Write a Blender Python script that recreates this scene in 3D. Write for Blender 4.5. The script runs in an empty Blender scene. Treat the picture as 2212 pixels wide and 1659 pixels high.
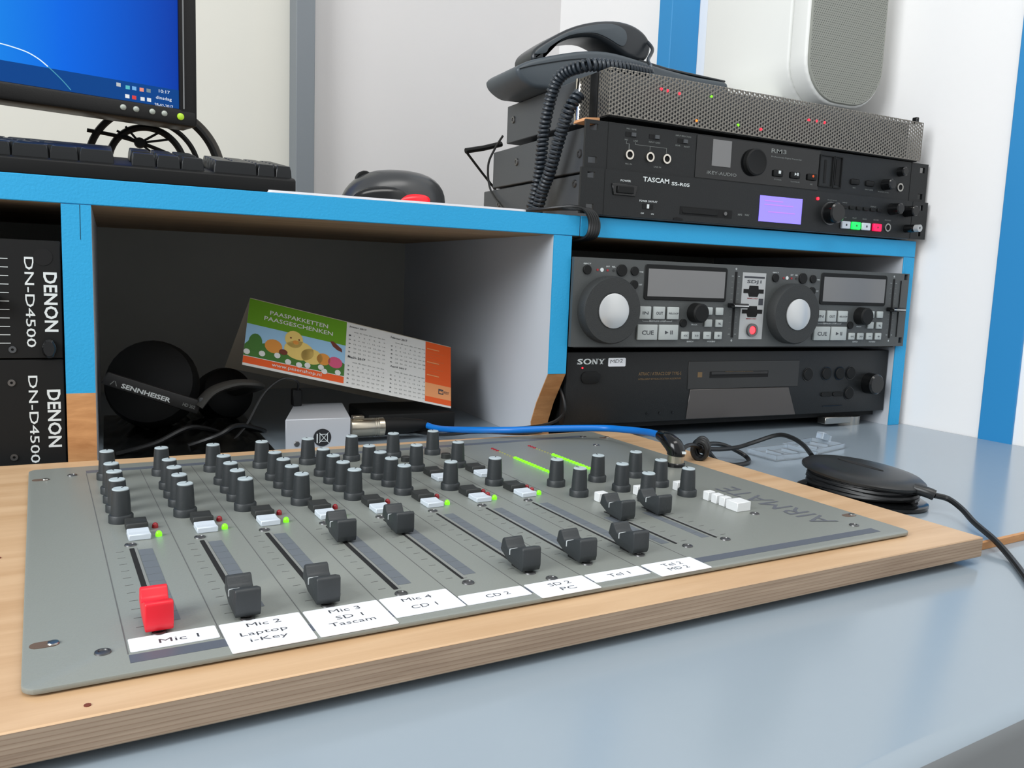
import bpy, bmesh, math, random
from mathutils import Vector, Matrix
random.seed(7)
sc = bpy.context.scene
col = sc.collection
# ------------------------------------------------------------------ camera
cam_d = bpy.data.cameras.new('camera'); cam = bpy.data.objects.new('camera', cam_d); col.objects.link(cam)
cam_d.lens = 29.4895; cam_d.sensor_width = 36; cam_d.sensor_fit = 'HORIZONTAL'; cam_d.clip_start = .01; cam_d.clip_end = 50
_r = Vector((.90127722, -.43159407, .03776145)); _u = Vector((.02090447, .13038066, .99124361)); _f = Vector((.43273822, .8925959, -.12653136))
CAM = Vector((.23573874, -.71916985, .16439123))
cam.matrix_world = Matrix(((_r.x, _u.x, -_f.x, CAM.x), (_r.y, _u.y, -_f.y, CAM.y), (_r.z, _u.z, -_f.z, CAM.z), (0, 0, 0, 1)))
sc.camera = cam
# ------------------------------------------------------------------ world, lights, exposure
w = bpy.data.worlds.new('world'); sc.world = w; w.use_nodes = True
bg = w.node_tree.nodes['Background']; bg.inputs[0].default_value = (.93, .96, 1, 1); bg.inputs[1].default_value = .50
def area(name, loc, target, sx, sy, power, color):
    l = bpy.data.lights.new(name, 'AREA'); l.shape = 'RECTANGLE'; l.size = sx; l.size_y = sy; l.energy = power; l.color = color
    o = bpy.data.objects.new(name, l); col.objects.link(o); o.location = loc
    o.rotation_euler = (Vector(target) - Vector(loc)).to_track_quat('-Z', 'Y').to_euler(); return o
area('window_daylight', (-1.55, -.95, 1.15), (.45, -.1, .1), 1.4, 1.2, 42, (.95, .98, 1))
area('ceiling_lamp', (.5, -1.0, 2.0), (.5, -.3, 0), 1.3, .6, 12, (1, .98, .94))
sc.view_settings.view_transform = 'Standard'; sc.view_settings.look = 'None'; sc.view_settings.gamma = 1
sc.view_settings.exposure = .26; sc.view_settings.use_curve_mapping = False
# ------------------------------------------------------------------ materials
def lin(c):
    out = []
    for v in c[:3]:
        v /= 255
        out.append(v / 12.92 if v <= .04045 else ((v + .055) / 1.055) ** 2.4)
    return (*out, 1)
MATS = {}
def pm(name, rgb, rough=.5, metal=0, spec=.5, bump=0, bscale=200, vary=0, emit=None, es=1, trans=0, coat=0, alpha=1):
    if name in MATS: return MATS[name]
    m = bpy.data.materials.new(name); m.use_nodes = True; nt = m.node_tree; b = nt.nodes['Principled BSDF']
    c = lin(rgb); b.inputs['Base Color'].default_value = c; b.inputs['Roughness'].default_value = rough
    b.inputs['Metallic'].default_value = metal; b.inputs['Specular IOR Level'].default_value = spec
    b.inputs['Transmission Weight'].default_value = trans; b.inputs['Coat Weight'].default_value = coat; b.inputs['Alpha'].default_value = alpha
    if emit: b.inputs['Emission Color'].default_value = lin(emit); b.inputs['Emission Strength'].default_value = es
    if bump or vary:
        tc = nt.nodes.new('ShaderNodeTexCoord'); n = nt.nodes.new('ShaderNodeTexNoise'); n.inputs['Scale'].default_value = bscale; n.inputs['Detail'].default_value = 3
        nt.links.new(tc.outputs['Object'], n.inputs['Vector'])
        if bump:
            bp = nt.nodes.new('ShaderNodeBump'); bp.inputs['Strength'].default_value = bump; bp.inputs['Distance'].default_value = .001
            nt.links.new(n.outputs['Fac'], bp.inputs['Height']); nt.links.new(bp.outputs['Normal'], b.inputs['Normal'])
        if vary:
            n2 = nt.nodes.new('ShaderNodeTexNoise'); n2.inputs['Scale'].default_value = 9; n2.inputs['Detail'].default_value = 5
            nt.links.new(tc.outputs['Object'], n2.inputs['Vector'])
            mx = nt.nodes.new('ShaderNodeMix'); mx.data_type = 'RGBA'; mx.inputs['A'].default_value = tuple(v * (1 - vary) for v in c[:3]) + (1,)
            mx.inputs['B'].default_value = tuple(min(1, v * (1 + vary)) for v in c[:3]) + (1,)
            nt.links.new(n2.outputs['Fac'], mx.inputs['Factor']); nt.links.new(mx.outputs['Result'], b.inputs['Base Color'])
    MATS[name] = m; return m
def wood(name, c1, c2, rough, scale, rot=0, bands=None):
    m = bpy.data.materials.new(name); m.use_nodes = True; nt = m.node_tree; b = nt.nodes['Principled BSDF']; b.inputs['Roughness'].default_value = rough
    tc = nt.nodes.new('ShaderNodeTexCoord'); mp = nt.nodes.new('ShaderNodeMapping'); mp.inputs['Scale'].default_value = scale; mp.inputs['Rotation'].default_value = (0, 0, rot)
    n = nt.nodes.new('ShaderNodeTexNoise'); n.inputs['Scale'].default_value = 1; n.inputs['Detail'].default_value = 6; n.inputs['Roughness'].default_value = .6; n.inputs['Distortion'].default_value = .4
    cr = nt.nodes.new('ShaderNodeValToRGB'); cr.color_ramp.elements[0].color = lin(c1); cr.color_ramp.elements[1].color = lin(c2)
    cr.color_ramp.elements[0].position = .3; cr.color_ramp.elements[1].position = .7
    nt.links.new(tc.outputs['Object'], mp.inputs[0]); nt.links.new(mp.outputs[0], n.inputs['Vector']); nt.links.new(n.outputs['Fac'], cr.inputs[0])
    out = cr.outputs[0]
    if bands:
        sx = nt.nodes.new('ShaderNodeSeparateXYZ'); nt.links.new(tc.outputs['Object'], sx.inputs[0])
        mm = nt.nodes.new('ShaderNodeMath'); mm.operation = 'MULTIPLY'; mm.inputs[1].default_value = bands; nt.links.new(sx.outputs['Z'], mm.inputs[0])
        ad = nt.nodes.new('ShaderNodeMath'); ad.operation = 'MULTIPLY_ADD'; ad.inputs[1].default_value = .45; nt.links.new(n.outputs['Fac'], ad.inputs[0]); nt.links.new(mm.outputs[0], ad.inputs[2])
        fr = nt.nodes.new('ShaderNodeMath'); fr.operation = 'FRACT'; nt.links.new(ad.outputs[0], fr.inputs[0])
        c2r = nt.nodes.new('ShaderNodeValToRGB'); c2r.color_ramp.elements[0].color = (.66, .58, .53, 1); c2r.color_ramp.elements[1].color = (1, 1, 1, 1); c2r.color_ramp.elements[1].position = .3
        e = c2r.color_ramp.elements.new(.85); e.color = (.9, .9, .88, 1)
        nt.links.new(fr.outputs[0], c2r.inputs[0])
        mx = nt.nodes.new('ShaderNodeMix'); mx.data_type = 'RGBA'; mx.blend_type = 'MULTIPLY'; mx.inputs['Factor'].default_value = 1
        nt.links.new(out, mx.inputs['A']); nt.links.new(c2r.outputs[0], mx.inputs['B']); out = mx.outputs['Result']
    nt.links.new(out, b.inputs['Base Color']); MATS[name] = m; return m
BLUE = pm('blue_paint', (32, 157, 210), .6, bump=.25, bscale=500, vary=.05)
WALLB = pm('wall_plaster', (220, 217, 215), .8, bump=.15, bscale=120, vary=.015)
WALLR = pm('wall_white', (244, 243, 242), .75, bump=.15, bscale=120, vary=.01)
CREAM = pm('wall_cream', (222, 220, 210), .7, vary=.015)
GREYP = pm('grey_post_paint', (124, 130, 135), .6)
BLUEW = pm('blue_trim_paint', (38, 136, 196), .5)
DESK = pm('desk_laminate', (147, 160, 170), .16, spec=.55, bump=.03, bscale=60, vary=.03)
DESKE = pm('desk_edge', (112, 116, 118), .45)
FLOOR = pm('floor_lino', (120, 118, 112), .6, vary=.1)
PLYT = wood('plywood_face', (190, 152, 112), (214, 180, 142), .40, (6, 60, 6))
PLYE = wood('plywood_edge', (150, 128, 108), (182, 160, 138), .8, (12, 12, 300), bands=560)
WOODE = wood('raw_wood', (172, 118, 70), (206, 152, 100), .6, (30, 30, 140))
TAN = wood('raw_board', (150, 122, 92), (176, 146, 112), .7, (4, 40, 40))
GREYI = pm('inner_grey_paint', (192, 197, 204), .75, vary=.06)
DKBACK = pm('cabinet_back', (158, 158, 152), .85, vary=.12)
PLATE = pm('mixer_plate_grey', (138, 142, 136), .42, metal=.1, bump=.1, bscale=900)
PLATEL = pm('plate_line', (96, 97, 96), .6)
BANDC = pm('scale_band_grey', (104, 110, 116), .5)
BANDD = pm('write_strip', (88, 94, 104), .45)
KNOB = pm('knob_black', (46, 50, 52), .48, bump=.1, bscale=700)
KCAP = pm('knob_cap_grey', (178, 190, 194), .5)
INK = pm('black_ink', (26, 26, 30), .6)
INKG = pm('grey_ink', (60, 62, 68), .6)
FAINT = pm('faint_print', (92, 95, 102), .6)
WHITEP = pm('white_print', (214, 220, 220), .6)
DIMP = pm('dim_print', (120, 124, 122), .6)
GOLDP = pm('gold_print', (110, 88, 58), .6)
LABEL = pm('label_tape', (240, 243, 248), .45)
BTNB = pm('button_black', (42, 44, 43), .55)
BTNW = pm('button_pale', (205, 214, 222), .45)
BTNWW = pm('button_white', (228, 230, 230), .45)
REDF = pm('red_plastic', (226, 24, 44), .38)
REDL = pm('led_red_off', (150, 32, 40), .2)
GRNL = pm('led_green_lit', (110, 220, 30), .3, emit=(110, 240, 10), es=1.0)
GRNO = pm('led_off_yellow', (150, 150, 90), .3)
REDE = pm('led_red_lit', (240, 30, 40), .3, emit=(255, 30, 50), es=2.2)
ORGE = pm('led_orange_lit', (240, 120, 30), .3, emit=(255, 110, 20), es=1.5)
METAL = pm('steel', (170, 168, 162), .3, metal=1)
DMETAL = pm('screw_steel', (112, 112, 112), .38, metal=.9)
DARK = pm('dark_gap', (12, 12, 13), .9)
BLK = pm('black_panel', (24, 26, 27), .45, spec=.35, bump=.12, bscale=900)
BLKM = pm('black_matt', (13, 14, 14), .6, spec=.3)
BLKS = pm('black_chassis', (68, 71, 74), .5, bump=.12, bscale=900)
BLKG = pm('black_gloss', (14, 15, 16), .16)
CABLE = pm('black_cable', (22, 23, 24), .4)
SDJ = pm('dj_panel_grey', (72, 75, 75), .45, bump=.15, bscale=900)
LCDG = pm('lcd_grey', (118, 118, 118), .25)
SILV = pm('silver_panel', (176, 178, 178), .4, metal=.2)
ALU = pm('brushed_aluminium', (208, 210, 210), .32, metal=.6)
MESHM = pm('perforated_steel', (128, 124, 117), .4, metal=.7)
CHROME = pm('chrome', (214, 208, 198), .14, metal=1)
PHONE = pm('phone_grey', (66, 74, 80), .42)
PHONED = pm('phone_dark', (36, 40, 44), .32)
SPK = pm('speaker_white', (228, 229, 225), .5)
GRILLE = pm('speaker_grille', (142, 144, 136), .7)
GRILLH = pm('grille_hole', (84, 86, 82), .8)
BLUEC = pm('blue_cable', (8, 112, 200), .38)
PAPER = pm('calendar_card', (216, 216, 212), .6)
GREENP = pm('calendar_green', (96, 150, 16), .6)
ORANGEP = pm('calendar_orange', (226, 88, 26), .6)
PEACHP = pm('calendar_peach', (228, 152, 98), .6)
SKYP = pm('calendar_sky', (150, 192, 222), .6)
GRASSP = pm('calendar_grass', (66, 116, 44), .6, vary=.3)
YELP = pm('calendar_chick', (226, 196, 110), .7, vary=.2)
YEL2 = pm('calendar_beak', (214, 142, 60), .7)
PINKP = pm('calendar_pink', (206, 84, 120), .7)
BFLYP = pm('calendar_butterfly', (110, 50, 34), .7)
CARD = pm('card_back', (178, 168, 150), .7)
CLEAR = pm('clear_plastic', (226, 236, 244), .12, trans=.75, spec=.6)
MON = pm('monitor_black', (15, 14, 13), .42, spec=.35, bump=.1, bscale=700)
SPONGE = pm('wood_chip', (206, 150, 104), .8)
KEYM = pm('key_black', (24, 26, 27), .3)
KBODY = pm('keyboard_black', (10, 11, 11), .5, spec=.3)
MATW = pm('mouse_mat', (228, 228, 232), .6)
MOUSE = pm('mouse_shell', (62, 63, 64), .26, metal=.2)
REDT = pm('mouse_red', (190, 20, 30), .25, emit=(255, 20, 40), es=.5)
# ------------------------------------------------------------------ mesh helpers (all return a bmesh)
def rbox(x0, x1, y0, y1, z0, z1, b=0, seg=2):
    bm = bmesh.new(); bmesh.ops.create_cube(bm, size=1)
    for v in bm.verts: v.co = Vector(((x0 + x1) / 2 + v.co.x * (x1 - x0), (y0 + y1) / 2 + v.co.y * (y1 - y0), (z0 + z1) / 2 + v.co.z * (z1 - z0)))
    if b: bmesh.ops.bevel(bm, geom=bm.edges[:], offset=b, segments=seg, profile=.5, affect='EDGES')
    return bm
def prism(pts, d0, d1, axis='y', b=0, seg=2):
    bm = bmesh.new()
    def mk(p, d): return {'y': (p[0], d, p[1]), 'z': (p[0], p[1], d), 'x': (d, p[0], p[1])}[axis]
    A = [bm.verts.new(mk(p, d0)) for p in pts]; B = [bm.verts.new(mk(p, d1)) for p in pts]; n = len(pts)
    bm.faces.new(A); bm.faces.new(B)
    for i in range(n): bm.faces.new((A[i], A[(i + 1) % n], B[(i + 1) % n], B[i]))
    bmesh.ops.recalc_face_normals(bm, faces=bm.faces[:])
    if b: bmesh.ops.bevel(bm, geom=bm.edges[:], offset=b, segments=seg, profile=.5, affect='EDGES')
    return bm
def rrect(x0, x1, y0, y1, r, n=4):
    P = []
    for cx, cy, a0 in ((x1 - r, y0 + r, -90), (x1 - r, y1 - r, 0), (x0 + r, y1 - r, 90), (x0 + r, y0 + r, 180)):
        for i in range(n + 1):
            a = math.radians(a0 + 90 * i / n); P.append((cx + r * math.cos(a), cy + r * math.sin(a)))
    return P
def ell(cx, cy, rx, ry=None, n=24, a0=0, a1=360):
    ry = rx if ry is None else ry
    k = n if a1 - a0 >= 360 else n + 1
    return [(cx + rx * math.cos(math.radians(a0 + (a1 - a0) * i / n)), cy + ry * math.sin(math.radians(a0 + (a1 - a0) * i / n))) for i in range(k)]
def lathe(prof, n=24, axis='z', c=(0, 0, 0), sx=1, sy=1):
    bm = bmesh.new(); rings = []
    def mk(r, h, a):
        x, y = r * math.cos(a) * sx, r * math.sin(a) * sy
        p = {'z': (x, y, h), 'y': (x, -h, y), 'x': (h, x, y)}[axis]
        return Vector(p) + Vector(c)
    for r, h in prof:
        rings.append([bm.verts.new(mk(r, h, 2 * math.pi * i / n)) for i in range(n)] if r > 1e-7 else [bm.verts.new(mk(0, h, 0))])
    for A, B in zip(rings, rings[1:]):
        for i in range(n):
            a0, a1, b0, b1 = A[i % len(A)], A[(i + 1) % len(A)], B[i % len(B)], B[(i + 1) % len(B)]
            f = [v for k, v in enumerate((a0, a1, b1, b0)) if v not in (a0, a1, b1, b0)[:k]]
            if len(f) > 2: bm.faces.new(f)
    if len(rings[0]) > 1: bm.faces.new(rings[0][::-1])
    if len(rings[-1]) > 1: bm.faces.new(rings[-1])
    bmesh.ops.recalc_face_normals(bm, faces=bm.faces[:]); return bm
def spline(P, k=6, closed=False):
    P = [Vector(p) for p in P]; n = len(P); out = []
    for i in range(n if closed else n - 1):
        g = (lambda j: P[j % n]) if closed else (lambda j: P[max(0, min(n - 1, j))])
        p0, p1, p2, p3 = g(i - 1), g(i), g(i + 1), g(i + 2)
        for s in range(k):
            t = s / k
            out.append(.5 * ((2 * p1) + (p2 - p0) * t + (2 * p0 - 5 * p1 + 4 * p2 - p3) * t * t + (3 * p1 - p0 - 3 * p2 + p3) * t ** 3))
    if not closed: out.append(P[-1])
    return out
def tube(P, r, n=8, k=6, closed=False, flat=1, smooth=True):
    P = spline(P, k, closed) if smooth else [Vector(p) for p in P]
    bm = bmesh.new(); rings = []; m = len(P); up = Vector((0, 0, 1)); prevn = None
    for i in range(m):
        a, b = (P[(i - 1) % m], P[(i + 1) % m]) if closed else (P[max(0, i - 1)], P[min(m - 1, i + 1)])
        t = (b - a).normalized()
        nv = (up - t * up.dot(t)) if prevn is None else (prevn - t * prevn.dot(t))
        if nv.length < 1e-5: nv = Vector((1, 0, 0)) - t * t.x
        nv.normalize(); prevn = nv; bv = t.cross(nv)
        rings.append([bm.verts.new(P[i] + nv * r * flat * math.cos(2 * math.pi * j / n) + bv * r * math.sin(2 * math.pi * j / n)) for j in range(n)])
    for i in range(m if closed else m - 1):
        A, B = rings[i], rings[(i + 1) % m]
        for j in range(n): bm.faces.new((A[j], A[(j + 1) % n], B[(j + 1) % n], B[j]))
    if not closed: bm.faces.new(rings[0][::-1]); bm.faces.new(rings[-1])
    bmesh.ops.recalc_face_normals(bm, faces=bm.faces[:]); return bm
def coil(P, R, r, pitch, n=6, per=10):
    C = spline(P, 12); L = [0]
    for a, b in zip(C, C[1:]): L.append(L[-1] + (b - a).length)
    tot = L[-1]; turns = tot / pitch; N = int(turns * per); out = []; j = 0; pn = None
    for i in range(N + 1):
        s = tot * i / N
        while j < len(L) - 2 and L[j + 1] < s: j += 1
        f = (s - L[j]) / max(1e-9, L[j + 1] - L[j]); c = C[j].lerp(C[j + 1], f); t = (C[j + 1] - C[j]).normalized()
        nv = (Vector((1, 0, 0)) - t * t.x) if pn is None else (pn - t * pn.dot(t))
        nv.normalize(); pn = nv; bv = t.cross(nv); a = 2 * math.pi * turns * i / N
        out.append(c + (nv * math.cos(a) + bv * math.sin(a)) * R)
    return tube(out, r, n, smooth=False)
def puffy(pts, y0, y1, r, seg=4, k=3):
    """smooth closed outline (x, z) extruded along y with rounded rims"""
    P = [Vector((p.x, p.z)) for p in spline([(x, 0, z) for x, z in pts], k, True)]; n = len(P)
    A = sum(P[i].x * P[(i + 1) % n].y - P[(i + 1) % n].x * P[i].y for i in range(n)); sg = 1 if A > 0 else -1
    NR = []
    for i in range(n):
        t = (P[(i + 1) % n] - P[(i - 1) % n]).normalized(); NR.append(Vector((-t.y, t.x)) * sg)
    L = [(y0 + r - r * math.sin(math.pi / 2 * j / seg), r - r * math.cos(math.pi / 2 * j / seg)) for j in range(seg, -1, -1)]
    L += [(y1 - r + r * math.sin(math.pi / 2 * j / seg), r - r * math.cos(math.pi / 2 * j / seg)) for j in range(seg + 1)]
    bm = bmesh.new(); R = [[bm.verts.new((P[i].x + NR[i].x * q, y, P[i].y + NR[i].y * q)) for i in range(n)] for y, q in L]
    for a, b in zip(R, R[1:]):
        for i in range(n): bm.faces.new((a[i], a[(i + 1) % n], b[(i + 1) % n], b[i]))
    bm.faces.new(R[0]); bm.faces.new(R[-1]); bmesh.ops.recalc_face_normals(bm, faces=bm.faces[:]); return bm
def merge(*bms):
    out = bmesh.new(); me = bpy.data.meshes.new('tmp')
    for b in bms:
        b.to_mesh(me); out.from_mesh(me); b.free()
    bpy.data.meshes.remove(me); return out
def xf(bm, M): bmesh.ops.transform(bm, matrix=M, verts=bm.verts[:]); return bm
def fin(bm, name, mats, ang=40):
    me = bpy.data.meshes.new(name); bm.to_mesh(me); bm.free()
    for p in me.polygons: p.use_smooth = True
    me.set_sharp_from_angle(angle=math.radians(ang))
    for m in (mats if isinstance(mats, (list, tuple)) else [mats]): me.materials.append(m)
    return me
# ------------------------------------------------------------------ objects
LBL = set()
def tag(o, label, cat, group=None):
    o['label'] = label; o['category'] = cat
    if group: o['group'] = group
def thing(name, label, cat, loc, rotz=0, group=None):
    o = bpy.data.objects.new(name, None); col.objects.link(o); o.empty_display_size = .02
    o.location = loc; o.rotation_euler = (0, 0, rotz); tag(o, label, cat, group)
    ROOT[o] = (Matrix.Translation(loc) @ Matrix.Rotation(rotz, 4, 'Z')).inverted()
    return o
ROOT = {}
def part(name, bm, mat, parent, local=False, label=None, loc=None, ang=40):
    """bm in world coordinates (local=False) or in the parent thing's own frame; returns the child object"""
    if isinstance(bm, bpy.types.Mesh): me = bm
    else:
        root = parent
        while root is not None and root not in ROOT: root = root.parent
        if not local and root is not None: xf(bm, ROOT[root])
        if loc is None and parent is not None and parent not in ROOT: xf(bm, Matrix.Translation(-OFF.get(parent, Vector())))
        me = fin(bm, name, mat, ang)
    o = bpy.data.objects.new(name, me); col.objects.link(o); o.parent = parent
    if loc is not None: o.location = loc
    OFF[o] = (Vector(loc) if loc is not None else Vector()) + (OFF.get(parent, Vector()) if parent is not None and parent not in ROOT else Vector())
    if label: o['label'] = label
    return o
OFF = {}
def solo(name, bm, mat, label, cat, group=None, origin=None, ang=40):
    if origin is not None: xf(bm, Matrix.Translation(-Vector(origin)))
    o = bpy.data.objects.new(name, fin(bm, name, mat, ang)); col.objects.link(o)
    if origin is not None: o.location = origin
    tag(o, label, cat, group); return o
def struct(name, bm, mat):
    o = bpy.data.objects.new(name, fin(bm, name, mat)); col.objects.link(o); o['kind'] = 'structure'; return o
def text_bm(s, w, h, bold=0, ext=.00008):
    cu = bpy.data.curves.new('t', 'FONT'); cu.body = s; cu.size = 1; cu.offset = bold; cu.resolution_u = 2; cu.fill_mode = 'BOTH' if ext else 'FRONT'; cu.extrude = 0
    ob = bpy.data.objects.new('t', cu); me = bpy.data.meshes.new_from_object(ob)
    bm = bmesh.new(); bm.from_mesh(me); bpy.data.objects.remove(ob); bpy.data.curves.remove(cu); bpy.data.meshes.remove(me)
    xs = [v.co.x for v in bm.verts]; ys = [v.co.y for v in bm.verts]
    x0, x1, y0, y1 = min(xs), max(xs), min(ys), max(ys)
    for v in bm.verts: v.co = Vector(((v.co.x - (x0 + x1) / 2) * w / (x1 - x0), (v.co.y - (y0 + y1) / 2) * h / (y1 - y0), 0))
    return bm
def text(s, c, xd, yd, w, h, bold=0):
    xd, yd = Vector(xd).normalized(), Vector(yd).normalized(); zd = xd.cross(yd)
    M = Matrix(((xd.x, yd.x, zd.x, c[0]), (xd.y, yd.y, zd.y, c[1]), (xd.z, yd.z, zd.z, c[2]), (0, 0, 0, 1)))
    return xf(text_bm(s, w, h, bold), M)
def ftext(s, x0, x1, zc, h, Y, bold=0.01): return text(s, ((x0 + x1) / 2, Y, zc), (1, 0, 0), (0, 0, 1), x1 - x0, h, bold)
def fbar(x0, x1, z0, z1, Y, d=.0003): return rbox(x0, x1, Y - d, Y, z0, z1)
def fdisc(x, z, r, Y, d, n=20, b=0): # disc facing -Y, sticking out d from the plane Y
    prof = [(r, 0), (r, d - b), (r - b, d)] if b else [(r, 0), (r, d)]
    return lathe(prof, n, 'y', (x, Y, z))
def ring(x, z, r0, r1, Y, d, n=24): return lathe_ring(r0, r1, d, n, (x, Y, z))
def lathe_ring(r0, r1, d, n, c, axis='y'):
    bm = bmesh.new(); R = []
    for r, h in ((r0, 0), (r1, 0), (r1, d), (r0, d)):
        R.append([bm.verts.new(Vector({'y': (r * math.cos(2 * math.pi * i / n), -h, r * math.sin(2 * math.pi * i / n)), 'z': (r * math.cos(2 * math.pi * i / n), r * math.sin(2 * math.pi * i / n), h), 'x': (h, r * math.cos(2 * math.pi * i / n), r * math.sin(2 * math.pi * i / n))}[axis]) + Vector(c)) for i in range(n)])
    for k in range(4):
        A, B = R[k], R[(k + 1) % 4]
        for i in range(n): bm.faces.new((A[i], A[(i + 1) % n], B[(i + 1) % n], B[i]))
    bmesh.ops.recalc_face_normals(bm, faces=bm.faces[:]); return bm
# ------------------------------------------------------------------ room shell (turned 4.3 degrees against the shelf)
TH = math.atan(.075); T = Vector((math.cos(TH), math.sin(TH))); N = Vector((-math.sin(TH), math.cos(TH)))
RM = Matrix.Rotation(TH, 4, 'Z'); WX, WY = 1.1316, .7621
ZF = -.74
struct('floor', xf(rbox(-2.4, WX, -2.2, WY, ZF - .02, ZF), RM), FLOOR)
struct('wall_back', xf(rbox(.60, WX, WY, WY + .05, ZF, 1.9), RM), WALLB)
struct('wall_left', xf(rbox(-2.4, .60, WY, WY + .05, ZF, 1.9), RM), CREAM)
struct('wall_right', xf(rbox(WX, WX + .05, -2.2, WY + .05, ZF, 1.9), RM), WALLR)
struct('trim_1', xf(rbox(.5849, .6166, .719, WY, ZF, 1.9, .001, 1), RM), GREYP)
struct('trim_2', xf(rbox(1.0745, WX, .3461, .3784, ZF, 1.9, .001, 1), RM), BLUEW)
struct('trim_3', xf(rbox(WX - .004, WX, -.2173, -.1792, ZF, 1.9, .0008, 1), RM), BLUEW)
# ------------------------------------------------------------------ desk
def fy(x): return -.3658 + .09 * (x - .755)
def ey(x): return -.5210 + .11 * (x - .5713)
def wx(y): return 1.1338 - .075 * y
dk = thing('desk', 'grey laminate studio desk with wood edging under the mixing console', 'desk', (.3, 0, ZF))
part('rear_top', prism([(-.6, -.37), (.70, -.3708), (wx(-.33), fy(wx(-.33))), (wx(.69), .69), (-.6, .62)], -.0045, 0, 'z'), DESK, dk)
part('edge_strip', prism([(.70, -.3738), (wx(-.33), fy(wx(-.33)) - .003), (wx(-.33), fy(wx(-.33))), (.70, -.3708)], -.0048, 0, 'z'), WOODE, dk, label='raw wood edging strip')
bm = prism([(-.6, ey(-.6)), (wx(-.45), ey(wx(-.45))), (wx(.69), .69), (-.6, .62)], -.040, -.005, 'z')
fe = [e for e in bm.edges if all(v.co.y < -.44 and v.co.z > -.01 for v in e.verts) and abs(e.verts[0].co.x - e.verts[1].co.x) > .5]
bmesh.ops.bevel(bm, geom=fe, offset=.010, segments=5, profile=.5, affect='EDGES')
for f in bm.faces:
    f.material_index = 1 if f.normal.z < .6 else 0
part('front_top', bm, [DESK, DESKE], dk)
for x in (-.55, 1.06): part('side_panel', rbox(x, x + .03, -.33, .6, ZF, -.03), DESKE, dk)
# ------------------------------------------------------------------ shelf cabinet
H = .2257; CT = H - .0195
cab = thing('shelf_cabinet', 'blue-edged open wooden shelf cabinet standing on the desk against the wall', 'cabinet', (.4, .2, 0))
for x0, x1, d in ((-.32, .6515, .45), (.652, 1.1222, .38)):
    pts = [(x0, .0015), (x1, .0015), (min(x1, wx(d) - .003), d), (x0, d)]
    if x1 > 1: pts = [(x0, .0015), (x1, .0015), (x1, .13), (wx(d) - .003, d), (x0, d)]
    tb = part('top_board', prism(pts, CT, H, 'z'), TAN, cab)
    part('front_edge', rbox(x0, x1, 0, .0014, CT, H, .0006, 1), BLUE, tb, label='blue painted front edge')
lp = part('left_divider', rbox(.2059, .2261, .0015, .45, 0, CT), GREYI, cab)
part('front_edge', rbox(.2059, .2261, 0, .0014, .063, CT - .0003), BLUE, lp, label='blue painted front edge')
part('bare_edge', rbox(.2059, .2261, 0, .0014, 0, .063), WOODE, lp, label='bare wood lower end')
part('edge_crack', rbox(.2183, .2187, -.0001, .0002, .18, CT - .0004), DARK, lp)
cp = part('centre_divider', prism([(.0015, .0710), (.0235, .0395), (.034, .018), (.030, 0), (.45, 0), (.45, CT), (.0015, CT)], .6235, .643, 'x'), GREYI, cab)
part('front_edge', rbox(.6235, .643, 0, .0014, .0715, CT - .0003), BLUE, cp, label='blue painted front edge')
part('bare_edge', prism([(.0003, .0712), (.0222, .0395), (.0327, .018), (.0287, 0), (.030, 0), (.034, .018), (.0235, .0395), (.0015, .0712)], .6235, .643, 'x'), WOODE, cp, label='bare sawn wood notch')
rp = part('side_panel', prism([(1.1037, .0015), (1.1222, .0015), (1.1222, .13), (1.1045, .36), (1.1037, .36)], 0, CT, 'z'), GREYI, cab)
part('front_edge', rbox(1.1037, 1.1222, 0, .0014, 0, CT - .0003, .0004, 1), BLUE, rp, label='blue painted front edge')
part('side_panel', rbox(-.32, -.30, .0015, .45, 0, CT), GREYI, cab)
part('back_panel', rbox(-.30, .6235, .45, .456, 0, CT), DKBACK, cab)
part('back_panel', rbox(.643, 1.1037, .355, .36, 0, CT), DKBACK, cab)
# ------------------------------------------------------------------ mixing console on its plywood board
MX, MY, MA = .2059, -.40161, .06483
ply = thing('plywood_board', 'birch plywood board with layered edge under the mixing console', 'board', (MX, MY, 0), MA)
bm = prism([(-.16, -.021), (.5245, -.0205), (.5245, .366), (-.0, .3865), (-.16, .389)], .0002, .0129, 'z', .0006, 1)
for f in bm.faces: f.material_index = 0 if f.normal.z > .7 else 1
part('board', bm, [PLYT, PLYE], ply, True)
for u, v in ((-.012, .165), (.02, -.013)): part('nail_hole', lathe([(.0012, 0), (.0012, .0003)], 10, 'z', (u, v, .0129)), BFLYP, ply, True)
mix = thing('mixing_console', 'grey broadcast mixing console with rows of knobs and faders', 'mixer', (MX, MY, .0129), MA)
ZP = .0030
part('plate', prism(rrect(0, .4826, 0, .353, .006), .0008, ZP, 'z', .0006, 2), PLATE, mix, True)
for u, v in ((.012, .006), (.47, .006), (.012, .347), (.47, .347)): part('spacer', lathe([(.004, 0), (.004, .0008)], 12, 'z', (u, v, 0)), METAL, mix, True)
U0, PC = .0482, .03489; SLOTLIT = pm('slot_painted_light_grey', (158, 160, 156), .35, metal=.3)
def flat(pts, h=.00012): return prism(pts, ZP, ZP + h, 'z')
def frect(u0, u1, v0, v1, h=.00012): return rbox(u0, u1, v0, v1, ZP, ZP + h)
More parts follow.
